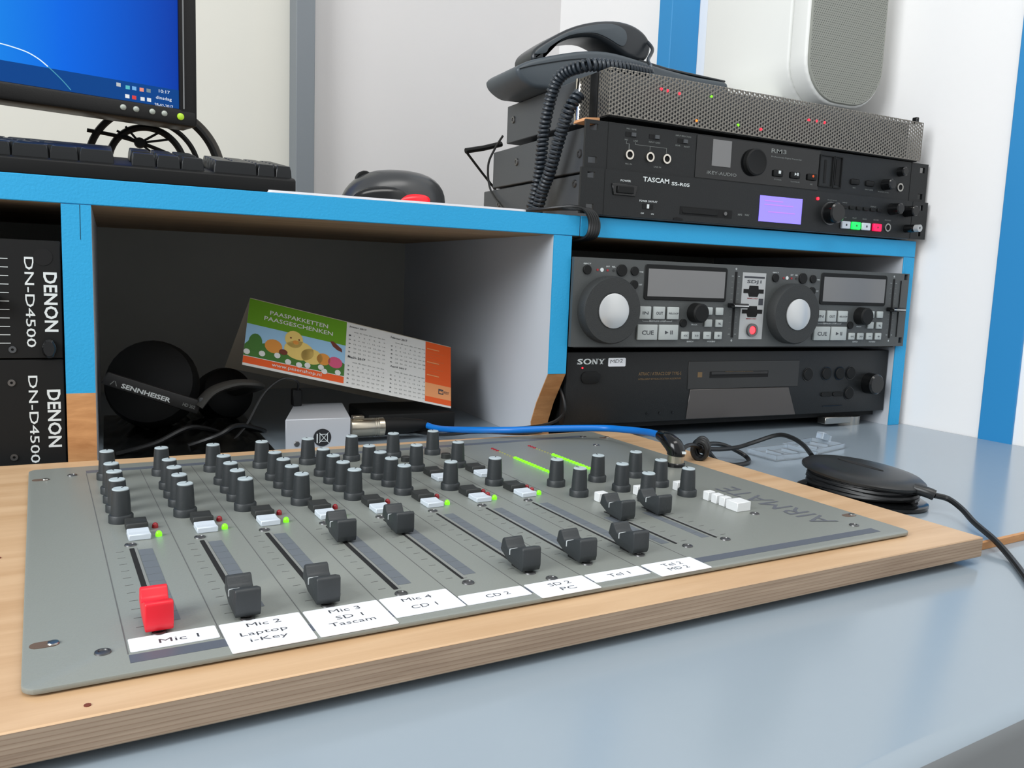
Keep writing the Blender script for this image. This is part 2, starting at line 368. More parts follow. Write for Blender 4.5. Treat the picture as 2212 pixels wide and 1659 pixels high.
# printed marks
part('write_strip', frect(.0354, .4625, .0078, .0150), BANDD, mix, True, label='dark write-on strip along the front')
part('write_strip', frect(.0354, .459, .3300, .3375), BANDD, mix, True)
for i in range(9): part('channel_line', frect(.0351 + i * PC, .0355 + i * PC, .016, .329), PLATEL, mix, True)
for s in [(.0073, .3193), (.0075, .0380), (.4755, .3206), (.4745, .0411)]:
    part('mounting_slot', flat(rrect(s[0] - .0052, s[0] + .0052, s[1] - .003, s[1] + .003, .0028), .0002), pm('slot_shadow', (96, 78, 66), .7), mix, True); part('bolt', lathe([(.0024, 0), (.0020, .0007), (0, .0009)], 12), METAL, mix, True, loc=(s[0] + .0030, s[1], ZP))
screw_me = fin(merge(lathe([(.0031, 0), (.0029, .0006), (.0018, .0008), (.0016, .0003), (0, .0003)], 16)), 'screw', DMETAL)
def screw(u, v): part('screw', screw_me, None, mix, loc=(u, v, ZP))
for u, v in ((.0265, .3264), (.0269, .0216), (.4576, .0236), (.4579, .3305), (.4467, .2929), (.4161, .0683), (.2286, .0201), (.3280, .0331), (.3581, .0343)): screw(u, v)
# knobs
kb = lathe([(.0067, 0), (.0067, .0040), (.0063, .0046), (.0055, .0048), (.0050, .0150), (.0047, .0187), (.0044, .0190)], 28)
knob_me = fin(kb, 'knob', KNOB)
kc = lathe([(.0045, .0190), (.0045, .0195), (.0042, .0198), (0, .0198)], 24)
kcap_me = fin(kc, 'cap', KCAP); tick_me = fin(rbox(-.0003, .0003, .0012, .0042, .0197, .01995), 'tick', INK)
def knob(u, v, a=0):
    k = part('knob', knob_me, None, mix, loc=(u, v, ZP)); c = bpy.data.objects.new('cap', kcap_me); col.objects.link(c); c.parent = k
    t = bpy.data.objects.new('pointer', tick_me); col.objects.link(t); t.parent = k; t.rotation_euler = (0, 0, a)
VR = (.30828, .26822, .24478, .22275, .19903)
for ch in range(8):
    u = .04734 + ch * PC
    for r, v in enumerate(VR):
        if ch >= 6 and r in (1, 2, 3): continue
        knob(u, v, (random.uniform(-.4, .4) if r < 4 else -.6))
    if ch >= 6: knob(u - .0003, .2595, .2)
for u, v in ((.3321, .180), (.3321, .1503), (.3690, .181), (.3690, .1512), (.4048, .182), (.3687, .1211), (.4046, .1517), (.4054, .1226)): knob(u, v, random.uniform(-.3, .3))
# push buttons, leds
def pbtn(name, w, d, h, mat, dip=.0008):
    prof = [(-d / 2, 0), (d / 2, 0), (d / 2, h * .95), (d * .42, h), (0, h - dip), (-d * .42, h), (-d / 2, h * .95)]
    return fin(prism(prof, -w / 2, w / 2, 'x', .0004, 1), name, mat)
bb, bw = pbtn('push_button', .0112, .0130, .0050, BTNB), pbtn('push_button', .0112, .0130, .0034, BTNW, .0006)
led_prof = [(.0017, 0), (.0017, .0012), (.0014, .0022), (.0008, .0028), (0, .003)]
ledr, ledg = fin(lathe(led_prof, 14), 'led', REDL), fin(lathe(led_prof, 14), 'led', GRNL)
for ch in range(8):
    u = U0 + ch * PC
    part('push_button', bb, None, mix, loc=(u + .0056, .1815, ZP)); part('push_button', bw, None, mix, loc=(u + .0053, .1655, ZP))
    part('led', ledr, None, mix, loc=(u + .0152, .1800, ZP)); part('led', ledg, None, mix, loc=(u + .0152, .1635, ZP), label='lit green light')
    if ch >= 6:
        part('push_button', bb, None, mix, loc=(u + .0052, .2415, ZP)); part('push_button', bw, None, mix, loc=(u + .0048, .2262, ZP))
        part('led', ledr, None, mix, loc=(u + .0146, .1720, ZP))
        part('round_button', lathe([(.004, 0), (.004, .0035), (.0034, .004)], 16), BTNB, mix, True, loc=(u + .003, .2900, ZP))
    sw = .0012 if ch < 4 else .0007  # narrower slot shade where the lit far wall shows more, both painted flat
    part('fader_slot', flat(rrect(u - sw, u + sw, .0375, .1463, .0006), .0002), DARK, mix, True)
    part('slot_painted_light', frect(u + sw, u + .0024, .038, .146, .00030), SLOTLIT, mix, True)  # pale strip painted as the lit far wall of the slot
    for j in range(11): part('scale_mark', frect(u - .0078, u - .0042, .0405 + j * .0102, .0408 + j * .0102), PLATEL, mix, True)
    for j in range(10): part('scale_block', frect(u + .0028, u + .0096, .0422 + j * .0101, .0519 + j * .0101), BANDC, mix, True)
    screw(u, .0315); screw(u, .1524)
for u in (.3250, .3555):
    part('fader_slot', flat(rrect(u - .0008, u + .0008, .039, .11, .0006), .0002), DARK, mix, True)
    part('slot_painted_light', frect(u + .0008, u + .0024, .04, .11, .00030), SLOTLIT, mix, True)  # lit slot wall painted pale on the master faders too
    for j in range(6): part('scale_block', frect(u - .0085, u - .0028, .0422 + j * .0095, .0513 + j * .0095), BANDC, mix, True)
    for j in range(7): part('scale_mark', frect(u + .006, u + .010, .042 + j * .0095, .0423 + j * .0095), PLATEL, mix, True)
# fader caps
fprof = [(-.0104, .0012), (-.0114, .0040), (-.0113, .0128), (-.0102, .0138), (-.0045, .0122), (.0005, .0100), (.0035, .0090), (.0052, .0100), (.0074, .0132), (.0088, .0139), (.0106, .0128), (.0124, .0066), (.0040, .0026)]

def fader_mesh(prof, mat): return fin(prism(prof, -.0054, .0054, 'x', .0006, 2), 'fader_cap', mat)
fb, frd = fader_mesh(fprof, KNOB), fader_mesh(fprof, REDF)
idx = fin(merge(rbox(-.0057, -.0053, .0016, .0021, .0066, .0094), rbox(-.0055, -.0010, .0016, .0021, .0092, .00975)), 'index_line', WHITEP)
stem_me = fin(rbox(-.003, .003, -.004, .004, -.0002, .003), 'stem', DARK)
def fader(u, v, red=False):
    o = part('fader_cap', frd if red else fb, None, mix, loc=(u, v, ZP), label='red fader cap' if red else None)
    s = bpy.data.objects.new('stem', stem_me); col.objects.link(s); s.parent = o
    if not red:
        i = bpy.data.objects.new('index_line', idx); col.objects.link(i); i.parent = o
for ch, v in enumerate((.0410, .0412, .0412, .1215, .1232, .0412, .0414, .0416)): fader(U0 + ch * PC, v, ch == 0)
fader(.3250, .0960); fader(.3555, .0975)
# meters
ml = fin(lathe([(.0017, 0), (.0016, .0009), (.001, .0014), (0, .0015)], 10), 'meter_led', GRNL)
mo = fin(lathe([(.0010, 0), (.0008, .0006), (0, .0007)], 8), 'meter_led', GRNO); mr = fin(lathe([(.0016, 0), (.0014, .0007), (0, .001)], 8), 'meter_led', REDL)
for u in (.3492, .3862):
    for j in range(22):
        v = .2160 + j * .00448
        part('meter_led', ml if j < 13 else (mo if j < 19 else mr), None, mix, loc=(u, v, ZP))
for u, v, L, wd in ((.4120, .1073, .0055, .0065), (.4120, .0992, .0055, .0065), (.4118, .0914, .0055, .0065), (.4135, .0808, .0110, .0120), (.4100, .1374, .0055, .0065), (.3741, .1375, .0055, .0065), (.3383, .1327, .006, .0075)):
    part('push_button', rbox(u - wd / 2, u + wd / 2, v - L / 2, v + L / 2, ZP, ZP + .0062, .0003, 1), BTNWW, mix, True)
part('lettering', text('AIRMATE', (.4465, .0815, ZP + .00015), (0, 1, 0), (-1, 0, 0), .096, .0180, 0), FAINT, mix, True)
# paper labels on the channels
LABS = [(.0362, .0693, .0169, .0295, [('Mic 1', .0545, .0226, .0150, .0038)]),
        (.0707, .1042, -.0002, .0290, [('Mic 2', .0880, .0238, .0140, .0036), ('Laptop', .0862, .0148, .0190, .0046), ('i-Key', .0868, .0082, .0150, .0044)]),
        (.1056, .1396, .0002, .0284, [('Mic 3', .1230, .0236, .0140, .0036), ('SD 1', .1228, .0160, .0120, .0036), ('Tascam', .1222, .0098, .0200, .0036)]),
        (.1406, .1742, .0058, .0284, [('Mic 4', .1570, .0230, .0145, .0036), ('CD 1', .1570, .0138, .0125, .0036)]),
        (.1752, .2090, .0058, .0175, [('CD 2', .1935, .0118, .0125, .0036)]),
        (.2107, .2446, -.0006, .0174, [('SD 2', .2280, .0122, .0125, .0036), ('PC', .2290, .0056, .0085, .0036)]),
        (.2459, .2800, .0057, .0172, [('Tel 1', .2635, .0112, .0130, .0036)]),
        (.2821, .3160, -.0004, .0175, [('Tel 2', .2990, .0122, .0130, .0036), ('MD 2', .2985, .0062, .0130, .0036)])]
for u0, u1, v0, v1, lines in LABS:
    lo = part('label_tape', prism(rrect(u0, u1, v0, v1, .0008, 2), ZP + .0001, ZP + .00035, 'z'), LABEL, mix, True)
    for s, cu, cv, tw, thh in lines: part('lettering', text(s, (cu, cv, ZP + .0004), (1, 0, 0), (0, 1, 0), tw, thh, 0), INKG, lo, True)
# ------------------------------------------------------------------ rack recorders on the shelf
def ftube(x, z, r0, r1, Y, d, mat, name, par, n=20):
    return part(name, lathe_ring(r0, r1, d, n, (x, Y, z)), mat, par)
def panel_holes(x0, x1, z0, z1, Y, d, holes):
    """face plate with real oblong holes (x, z, half-length, half-height) near its ends: built as strips round the holes"""
    return merge(*[rbox(a, b, Y, Y + d, c, e) for a, b, c, e in cut(x0, x1, z0, z1, holes)])
def cut(x0, x1, z0, z1, holes):
    R = []
    xs = sorted({x0, x1} | {h[0] - h[2] for h in holes} | {h[0] + h[2] for h in holes})
    for a, b in zip(xs, xs[1:]):
        hs = sorted([h for h in holes if h[0] - h[2] < (a + b) / 2 < h[0] + h[2]], key=lambda h: h[1]); z = z0
        for h in hs: R.append((a, b, z, h[1] - h[3])); z = h[1] + h[3]
        R.append((a, b, z, z1))
    return R
def frame(x0, x1, z0, z1, t, Y, d): return merge(*[rbox(*q[:2], Y - d, Y, *q[2:]) for q in ((x0, x1, z0, z0 + t), (x0, x1, z1 - t, z1), (x0, x0 + t, z0 + t, z1 - t), (x1 - t, x1, z0 + t, z1 - t))])
def many(par, name, mat, items, Y, h, bold=.01):
    for s, x0, x1, z in items: part(name, ftext(s, x0, x1, z, h, Y - .0002, bold), mat, par)
# lower unit
YT = -.006
ta = thing('audio_recorder', 'black rack recorder with glowing violet display, lowest of the stack on the shelf', 'recorder', (.89, .14, H))
Z0 = H + .0022; Z1 = Z0 + .0436
holes = [(.6576, Z0 + .0067, .0042, .0028), (.6576, Z1 - .0067, .0042, .0028), (1.1176, Z0 + .0067, .0024, .0032), (1.1176, Z1 - .0067, .0024, .0032)]
part('face_plate', panel_holes(.6465, 1.1285, Z0, Z1, YT, .003, holes), BLK, ta)
part('chassis', rbox(.672, 1.104, YT + .003, .284, H + .0012, Z1 - .0008, .0008, 1), BLKS, ta)
for x in (.70, 1.02):
    for y in (.03, .25): part('foot', lathe([(.009, 0), (.009, .0012)], 14, 'z', (x, y, H)), BLKM, ta)
for y, z in ((.2366, .2520), (.0503, .2619)): part('side_screw', xf(lathe([(.0042, 0), (.0036, .0018), (.0016, .002), (.0014, .001), (0, .001)], 14), Matrix.Translation((.672, y, z)) @ Matrix.Rotation(-math.pi / 2, 4, 'Y')), DMETAL, ta)
part('groove', fbar(.6728, .6731, Z0, Z1, YT), DARK, ta); part('groove', fbar(1.1022, 1.1025, Z0, Z1, YT), DARK, ta)
p = part('power_switch', prism([(.681, .2587), (.711, .2587), (.7085, .2478), (.683, .2478)], YT - .0015, YT, 'y', .0004, 1), BLKG, ta)
part('rocker', rbox(.6865, .7055, YT - .0035, YT - .0015, .2498, .2566, .0006, 1), BLKM, p)
many(ta, 'lettering', WHITEP, [('TASCAM', .7173, .7488, .2657)], YT, .0047, .02)
many(ta, 'lettering', WHITEP, [('SS-R05', .7519, .7744, .2640)], YT, .0034, .02)
many(ta, 'lettering', WHITEP, [('POWER', .6911, .7030, .2622), ('POWER ON PLAY', .7143, .7359, .2444)], YT, .0019)
many(ta, 'lettering', WHITEP, [('OFF', .7165, .7205, .2322), ('ON', .7290, .7322, .2323)], YT, .0015)
p = part('slide_switch', fbar(.7185, .7309, .2368, .2417, YT, .0006), DARK, ta); part('slider', rbox(.7232, .7252, YT - .0018, YT - .0006, .2372, .2413), WHITEP, p)
p = part('card_slot', fbar(.7645, .8313, .2343, .2424, YT, .0006), DARK, ta, label='memory card slot'); part('slot_cover', rbox(.7665, .8120, YT - .0014, YT - .0006, .2358, .2410, .0003, 1), BLKM, p); part('lock_screw', fdisc(.8215, .2385, .002, YT - .0006, .0015, 12), DMETAL, p)
part('release_tab', prism([(.757, .2279), (.768, .2279), (.768, .2300), (.760, .2312), (.757, .2300)], YT - .0008, YT, 'y'), DARK, ta)
many(ta, 'lettering', DIMP, [('MP3', .8394, .8450, .2388), ('WAV', .8485, .8547, .2390)], YT, .0022, .02)
LCDV = pm('lcd_violet', (120, 110, 220), .3, emit=(134, 118, 248), es=.72)
lc = part('display', fbar(.8679, .9278, .2339, .2612, YT, .0008), LCDV, ta, label='glowing violet display')
for k, (a, b, z) in enumerate(((.874, .900, .2555), (.874, .915, .2515), (.880, .918, .2440))): part('readout', fbar(a, b, z, z + .0012, YT - .0008, .0002), pm('lcd_dim', (150, 110, 220), .5, emit=(160, 110, 225), es=.7), lc)
part('led', fdisc(.9500, .2635, .0016, YT, .0015, 12), REDE, ta, label='lit red light')
p = part('jog_knob', lathe([(.0118, 0), (.0112, .012), (.0095, .0135), (0, .0135)], 28, 'y', (.9700, YT, .2488)), BLKG, ta); part('collar', lathe_ring(.0118, .0128, .0015, 28, (.9700, YT, .2488)), DMETAL, p)
for x, m, l in ((.9945, BTNW, None), (1.0105, pm('green_button_lit', (20, 220, 90), .4, emit=(20, 255, 80), es=1.1), 'lit green play button'), (1.0265, BTNW, None), (1.0445, pm('red_button_lit', (240, 10, 70), .4, emit=(255, 8, 60), es=1.4), 'lit red record button')):
    p = part('transport_button', rbox(x - .0066, x + .0066, YT - .0030, YT, .2332, .2415, .0006, 1), m, ta, label=l)
    part('symbol', fbar(x - .001, x + .001, .2363, .2385, YT - .0030, .0002), INKG, p)
for x in (.9914, 1.0027, 1.0139, 1.0250, 1.0361, 1.0469): part('small_button', rbox(x - .0036, x + .0036, YT - .0020, YT, .2553, .2592, .0005, 1), BLKM, ta)
many(ta, 'lettering', DIMP, [('STOP', .9905, .9965, .2457), ('PLAY', 1.0060, 1.0125, .2460), ('READY', 1.0220, 1.0290, .2458), ('RECORD', 1.0395, 1.0480, .2460), ('PHONES', 1.0580, 1.0680, .2468), ('MENU', .9885, .9955, .2622), ('DISPLAY', 1.0330, 1.0420, .2607), ('MULTI JOG', .9650, .9790, .2632)], YT, .0014)
part('knob', lathe([(.0070, 0), (.0062, .013), (.005, .014), (0, .014)], 20, 'y', (1.0672, YT, .2600)), BLKG, ta)
part('knob', lathe([(.0066, 0), (.0060, .013), (.005, .014), (0, .014)], 20, 'y', (1.0920, YT, .2589)), BLKG, ta)
p = part('phones_jack', lathe_ring(.0032, .0048, .0012, 20, (1.0632, YT, .2385)), METAL, ta); part('jack_hole', fdisc(1.0632, .2385, .0032, YT, .0003), DARK, p)
p = part('level_knob', lathe([(.0048, 0), (.0046, .010), (.0042, .013), (.004, .0135)], 20, 'y', (1.0945, YT, .2390)), BLKG, ta); part('knob_cap', lathe_ring(.0014, .0042, .006, 20, (1.0945, YT - .0134, .2390)), SILV, p)
# upper unit
YK = -.001
ik = thing('audio_recorder', 'black rack recorder with blank grey window and three jacks, below the silver mesh unit', 'recorder', (.89, .13, Z1))
K0, K1 = .2722, .3170
holes = [(.6610, .2797, .0048, .0030), (.6610, .3106, .0048, .0030), (1.1192, .2785, .0040, .0033), (1.1192, .3095, .0040, .0033)]
part('face_plate', panel_holes(.6520, 1.1290, K0, K1, YK, .003, holes), BLK, ik)
part('chassis', rbox(.670, 1.104, YK + .003, .2535, K0 + .0004, K1 - .0012, .0008, 1), BLKS, ik)
for x in (.70, 1.02):
    for y in (.03, .22): part('foot', lathe([(.009, 0), (.009, .0025)], 14, 'z', (x, y, Z1 - .0006)), BLKM, ik)
SCP = [(.0045, 0), (.0040, .0018), (.0020, .0022), (.0016, .001), (0, .001)]
def sscrew(x, y, z, par): part('side_screw', xf(lathe(SCP, 14), Matrix.Translation((x, y, z)) @ Matrix.Rotation(-math.pi / 2, 4, 'Y')), DMETAL, par)
sscrew(.670, .1856, .2975, ik); sscrew(.670, .0392, .2906, ik)
part('groove', fbar(.6771, .6774, K0, K1, YK), DARK, ik); part('groove', fbar(1.1000, 1.1003, K0, K1, YK), DARK, ik)
part('window_panel', fbar(.7836, .9535, .2735, .3158, YK, .0006), BLKG, ik, label='glossy black centre panel')
for x, z in ((.7035, .3077), (.7313, .3082), (.7663, .3076)):
    p = part('slide_switch', fbar(x - .0062, x + .0062, z - .0022, z + .0022, YK, .0005), DARK, ik); part('slider', rbox(x + .0002, x + .0050, YK - .002, YK - .0005, z - .0018, z + .0018), BLKS, p)
for x in (.7023, .7267, .7469):
    p = part('jack_socket', lathe_ring(.0031, .0048, .0022, 22, (x, YK, .2881)), CHROME, ik); part('jack_hole', fdisc(x, .2881, .0031, YK, .0004), DARK, p)
for a, b, c, e in ((.7018, .7024, .2935, .2985), (.6985, .7024, .2985, .2988), (.6985, .6988, .2988, .3010), (.7093, .7469, .2985, .2988), (.7093, .7096, .2988, .3010), (.7267, .7270, .2945, .2985), (.7466, .7469, .2935, .2985)): part('printed_line', fbar(a, b, c, e, YK, .0002), DIMP, ik)
many(ik, 'lettering', DIMP, [('MIC / LINE', .6980, .7095, .3129), ('MIC', .6965, .7005, .3022), ('LINE', .7068, .7118, .3022), ('INPUT GAIN', .7250, .7385, .3029), ('INPUT SELECTION', .7570, .7760, .3126), ('REAR', .7575, .7633, .3028), ('FRONT', .7678, .7750, .3025), ('MIC IN', .6985, .7063, .2793), ('LINE IN', .7325, .7413, .2794)], YK, .0015)
part('blank_window', fbar(.8040, .8284, .2868, .3136, YK - .0006, .0006), LCDG, ik, label='blank grey display window')
many(ik, 'lettering', DIMP, [('iKEY-AUDIO', .7985, .8376, .2797)], YK - .0006, .0034, .01)
p = part('jog_wheel', lathe([(.0144, 0), (.0140, .0045), (.0125, .0055), (.0100, .0048), (0, .0048)], 32, 'y', (.8599, YK - .0006, .2950)), BLKM, ik)
many(ik, 'lettering', DIMP, [('RM3', .8828, .9040, .3098)], YK - .0006, .0045, .01)
many(ik, 'lettering', DIMP, [('Professional Digital Recorder', .8832, .9270, .3034)], YK - .0006, .0019)
for x, s in ((.8944, 'stop'), (.9190, 'play'), (.9436, 'rec')):
    p = part('soft_button', rbox(x - .0075, x + .0060, YK - .0026, YK - .0006, .2830, .2900, .0014, 2), BLKM, ik)
    if s == 'stop': part('symbol', fbar(x - .001, x + .0022, .2862, .2894, YK - .0026, .0002), WHITEP, p)
    elif s == 'play': part('symbol', merge(prism([(x - .0025, .2860), (x - .0025, .2892), (x, .2876)], YK - .0029, YK - .0026), fbar(x + .0005, x + .0013, .2860, .2892, YK - .0026), fbar(x + .0020, x + .0028, .2860, .2892, YK - .0026)), WHITEP, p)
    else: part('symbol', fdisc(x, .2876, .0014, YK - .0026, .0002, 12), ORANGEP, p)
many(ik, 'lettering', DIMP, [('STOP/DEL', .8890, .9000, .2800), ('PLAY/PAUSE', .9130, .9260, .2796), ('REC', .9415, .9455, .2790)], YK - .0006, .0013)
for x0, x1 in ((.9535, .9745), (.9755, .9880)): part('slot_bezel', frame(x0, x1, .2775, .3125, .0012, YK, .0016), BLKM, ik)
part('card_slot', fbar(.9615, .9645, .2820, .3075, YK, .0005), DARK, ik); part('usb_slot', fbar(.9790, .9850, .2810, .3100, YK, .0005), DARK, ik)
for x in (1.0097, 1.0337): part('soft_button', rbox(x - .0070, x + .0060, YK - .002, YK, .2838, .2900, .0015, 2), BLKM, ik)
part('level_knob', lathe([(.0066, 0), (.006, .011), (.005, .012), (0, .012)], 20, 'y', (1.0580, YK, .2876)), BLKG, ik)
part('power_button', lathe([(.0056, 0), (.0052, .008), (.004, .009), (0, .009)], 20, 'y', (1.0812, YK, .3044)), BLKG, ik)
p = part('phones_jack', lathe_ring(.0032, .0050, .0012, 20, (1.0836, YK, .2867)), METAL, ik); part('jack_hole', fdisc(1.0836, .2867, .0032, YK, .0003), DARK, p)
many(ik, 'lettering', DIMP, [('REC', 1.0075, 1.0120, .2805), ('INPUT LEVEL', 1.0270, 1.0400, .2800), ('PHONES LEVEL', 1.0480, 1.0660, .2792)], YK, .0013)
# ------------------------------------------------------------------ silver perforated unit
YM = -.004
ms = thing('rack_processor', 'silver perforated-front rack unit on top of the recorder stack', 'rack unit', (.89, .11, K1))
sl = (.3228 - .3186) / (1.109 - .6745)
def zt(x): return .3186 + (1.109 - x) * sl
MXL, MXR, MH = .6745, 1.1092, .0445
def perf(nc, nr, cw, ch, rh):
    bm = bmesh.new()
    for c in range(nc):
        off = 0 if c % 2 else -ch / 2
        for r in range(nr + (0 if c % 2 else 1)):
            x, z = (c + .5) * cw, (r + .5) * ch + off
            lo, hi = max(z - ch / 2, 0), min(z + ch / 2, nr * ch)
            if hi - lo < ch * .9:
                vs = [bm.verts.new(p) for p in ((x - cw / 2, 0, lo), (x + cw / 2, 0, lo), (x + cw / 2, 0, hi), (x - cw / 2, 0, hi))]; bm.faces.new(vs); continue
            sq = [(1, 0), (1, 1), (0, 1), (-1, 1), (-1, 0), (-1, -1), (0, -1), (1, -1)]
            o = [bm.verts.new((x + a * cw / 2, 0, z + b * ch / 2)) for a, b in sq]
            i_ = [bm.verts.new((x + rh * math.cos(math.pi / 4 * k), 0, z + rh * math.sin(math.pi / 4 * k))) for k in range(8)]
            for k in range(8): bm.faces.new((o[k], o[(k + 1) % 8], i_[(k + 1) % 8], i_[k]))
    return bm
NC, NR = 126, 11; CW = (MXR - MXL) / NC; CHH = MH / NR
TILT = Matrix(((1, 0, 0, MXL), (0, 1, 0, YM), (-sl, 0, 1, zt(MXL)), (0, 0, 0, 1)))
g = part('front_mesh', xf(perf(NC, NR, CW, CHH, .00135), TILT), MESHM, ms, label='perforated steel front'); sm = g.modifiers.new('thick', 'SOLIDIFY'); sm.thickness = .0008; sm.offset = 1
SIDE = Matrix(((0, -1, 0, MXL), (1, 0, 0, YM), (0, 0, 1, zt(MXL)), (0, 0, 0, 1)))
def side(nc, y0):
    bm = perf(nc, NR, .0034, CHH, .00135)
    for v in bm.verts: v.co = Vector((MXL, y0 + v.co.x, zt(MXL) + v.co.z))
    return bm
part('side_mesh', side(6, YM), MESHM, ms)
part('dark_strap', rbox(MXL - .0008, MXL + .004, .0182, .0330, zt(MXL) - .003, zt(MXL) + MH, .0015, 2), BLKM, ms)
part('side_mesh', side(6, .0332), MESHM, ms)
part('chrome_end', lathe([(.0075, 0), (.0075, MH + .001)], 24, 'z', (MXL + .0060, .0590, zt(MXL) - .0005)), CHROME, ms, label='bright chrome rounded end')
part('chassis', prism([(.6755, zt(.6755) + .001), (1.106, zt(1.106) + .0008), (1.106, .3645), (.6755, .3675)], .012, .2290, 'y', .0008, 1), BLKS, ms)
sscrew(.6755, .2100, .3495, ms)
for x in (.70, 1.05): part('foot', lathe([(.008, 0), (.008, zt(x) + .0012 - K1)], 14, 'z', (x, .19, K1)), BLKM, ms)
part('bottom_lip', prism([(MXL, zt(MXL) - .0012), (MXR - .004, zt(MXR) - .0008), (MXR - .004, zt(MXR) + .0004), (MXL, zt(MXL) + .0004)], YM + .0008, .012, 'y'), BLKM, ms)
for x, dz, m in ((.7340, .0320, REDE), (.7415, .0315, REDE), (.7560, .0305, REDE), (.7960, .0330, GRNL), (.7790, .0070, ORGE), (.8330, .0090, GRNL), (.8640, .0085, REDE), (.9300, .0260, REDE), (.9410, .0262, REDE), (.9530, .0262, REDE)):
    part('led', lathe([(.0016, 0), (.0013, .0012), (0, .0016)], 10, 'y', (x, YM + .0002, zt(x) + dz)), m, ms)
part('latch', rbox(1.0990, 1.1035, YM + .001, YM + .008, zt(1.1) + MH - .002, zt(1.1) + MH + .006, .0008, 1), BLKG, ms)
solo('wood_chip', prism([(.655, K1), (.6740, K1), (.6740, .3222), (.657, .3205)], .010, .030, 'y', .0005, 1), SPONGE, 'small pale wood chip wedged under the chrome corner of the mesh unit', 'wood chip', origin=(.6645, .02, K1))
# ------------------------------------------------------------------ telephone on the stack
ZTOP = .3675
ph = thing('desk_telephone', 'dark grey desk telephone lying on the silver mesh unit', 'telephone', (.77, .2, ZTOP))
base = [(.6545, .3678), (.6425, .3730), (.6355, .3800), (.6365, .3880), (.6570, .3985), (.7085, .4135), (.7450, .4185), (.7800, .4165), (.8250, .4110), (.8700, .4080), (.9000, .4078), (.9140, .4074), (.9185, .4040), (.9190, .3960), (.9190, .3820), (.9185, .3720), (.9150, .3682), (.9050, .3678), (.8600, .3678), (.8000, .3678), (.7400, .3678), (.6950, .3678), (.6700, .3678)]
pb = part('base', puffy(base, .120, .205, .005), PHONE, ph)
part('seam', tube([(x, .1197, z) for x, z in ((.6372, .3850), (.6600, .3925), (.7085, .4050), (.7500, .4090))], .0006, 5), PHONED, pb)
part('key_deck', prism([(.7900, .4150), (.8250, .4106), (.9165, .4078), (.9165, .4100), (.8300, .4132), (.7920, .4172)], .124, .200, 'y', .0006, 1), PHONED, ph)
hs = [(.6600, .3985), (.6590, .4085), (.6705, .4195), (.7010, .4388), (.7300, .4505), (.7598, .4568), (.7830, .4565), (.8000, .4510), (.8100, .4420), (.8118, .4330), (.8085, .4235), (.8010, .4180), (.7900, .4185), (.7800, .4205), (.7690, .4255), (.7492, .4325), (.7309, .4350), (.7018, .4280), (.6800, .4135), (.6760, .4060), (.6760, .4010)]
ho = part('handset', puffy(hs, .132, .180, .0052), PHONED, ph)
gp = [(.6605, .4060), (.6720, .4170), (.7010, .4350), (.7300, .4465), (.7560, .4520), (.7720, .4490), (.7770, .4420), (.7760, .4340), (.7700, .4300), (.7500, .4365), (.7309, .4385), (.7018, .4310), (.6790, .4160), (.6740, .4090)]
part('grip_inlay', puffy(gp, .1306, .1335, .0006, 2), PHONE, ho, label='lighter grey grip side')
cc = coil([(.7480, .040, .3800), (.7250, .034, .3790), (.7090, .030, .3780), (.6847, .030, .3770), (.6680, .034, .3750), (.6560, .056, .3700), (.6520, .069, .3560), (.6510, .0826, .3227), (.6510, .0893, .2810), (.6500, .098, .2480), (.6480, .100, .2360), (.6500, .092, .2345), (.6515, .0820, .2560), (.6515, .0678, .2742), (.6515, .0507, .3046), (.6540, .036, .3330), (.6640, .034, .3480)], .0050, .0019, .0046, 6, 10)
part('coiled_cord', cc, pm('cord_grey', (40, 48, 56), .38), ph, label='dark coiled handset cord')
part('cord_lead', tube([(.8052, .130, .4390), (.8040, .118, .4280), (.7900, .105, .4120), (.7700, .070, .3960), (.7480, .042, .3840)], .0020, 8), PHONED, ph)
# ------------------------------------------------------------------ white speaker
sp = thing('speaker', 'white bookshelf speaker with grey grille standing on the silver mesh unit', 'speaker', (1.03, .14, ZTOP))
YS, X0, X1, SZ = .050, .9720, 1.0985, .3815
def srr(x0, x1, z0, z1, r): return rrect(x0, x1, z0, z1, r, 8)
part('body', prism(srr(X0, X1, SZ, SZ + .215, .050), YS + .030, .243, 'y', .004, 3), SPK, sp)
part('front_ring', prism(srr(X0, X1, SZ, SZ + .215, .050), YS + .002, YS + .0295, 'y', .004, 3), SPK, sp)
gr = part('grille', prism(srr(X0 + .003, X1 - .003, SZ + .003, SZ + .212, .048), YS, YS + .003, 'y', .001, 1), GRILLE, sp, label='grey woven grille')
bmg = bmesh.new(); st = .0030
for i in range(int((X1 - X0) / st)):
    for j in range(int(.215 / st * 1.15)):
        x = X0 + .006 + (i + (j % 2) * .5) * st; z = SZ + .006 + j * st * .87
        dx, dz = max(0, abs(x - (X0 + X1) / 2) - (.0602 - .048)), max(0, abs(z - SZ - .1075) - (.1045 - .048))
        if math.hypot(dx, dz) < .0455:
            vs = [bmg.verts.new((x + 0.0007 * math.cos(math.pi / 3 * k), YS - .0001, z + 0.0007 * math.sin(math.pi / 3 * k))) for k in range(6)]; bmg.faces.new(vs)
hh = part('perforation', bmg, GRILLH, gr); hh['kind'] = 'stuff'
part('foot_block', rbox(.9220, .9880, .100, .20, .3660, .3965, .002, 2), SPK, sp)
part('bracket', lathe([(.017, 0), (.017, .05)], 20, 'y', (1.0250, .150, .3860)), pm('bracket_grey', (150, 148, 142), .4, metal=.3), sp)
part('pad', rbox(.99, 1.08, .08, .2, .3655, .3830, .002, 1), SPK, sp)
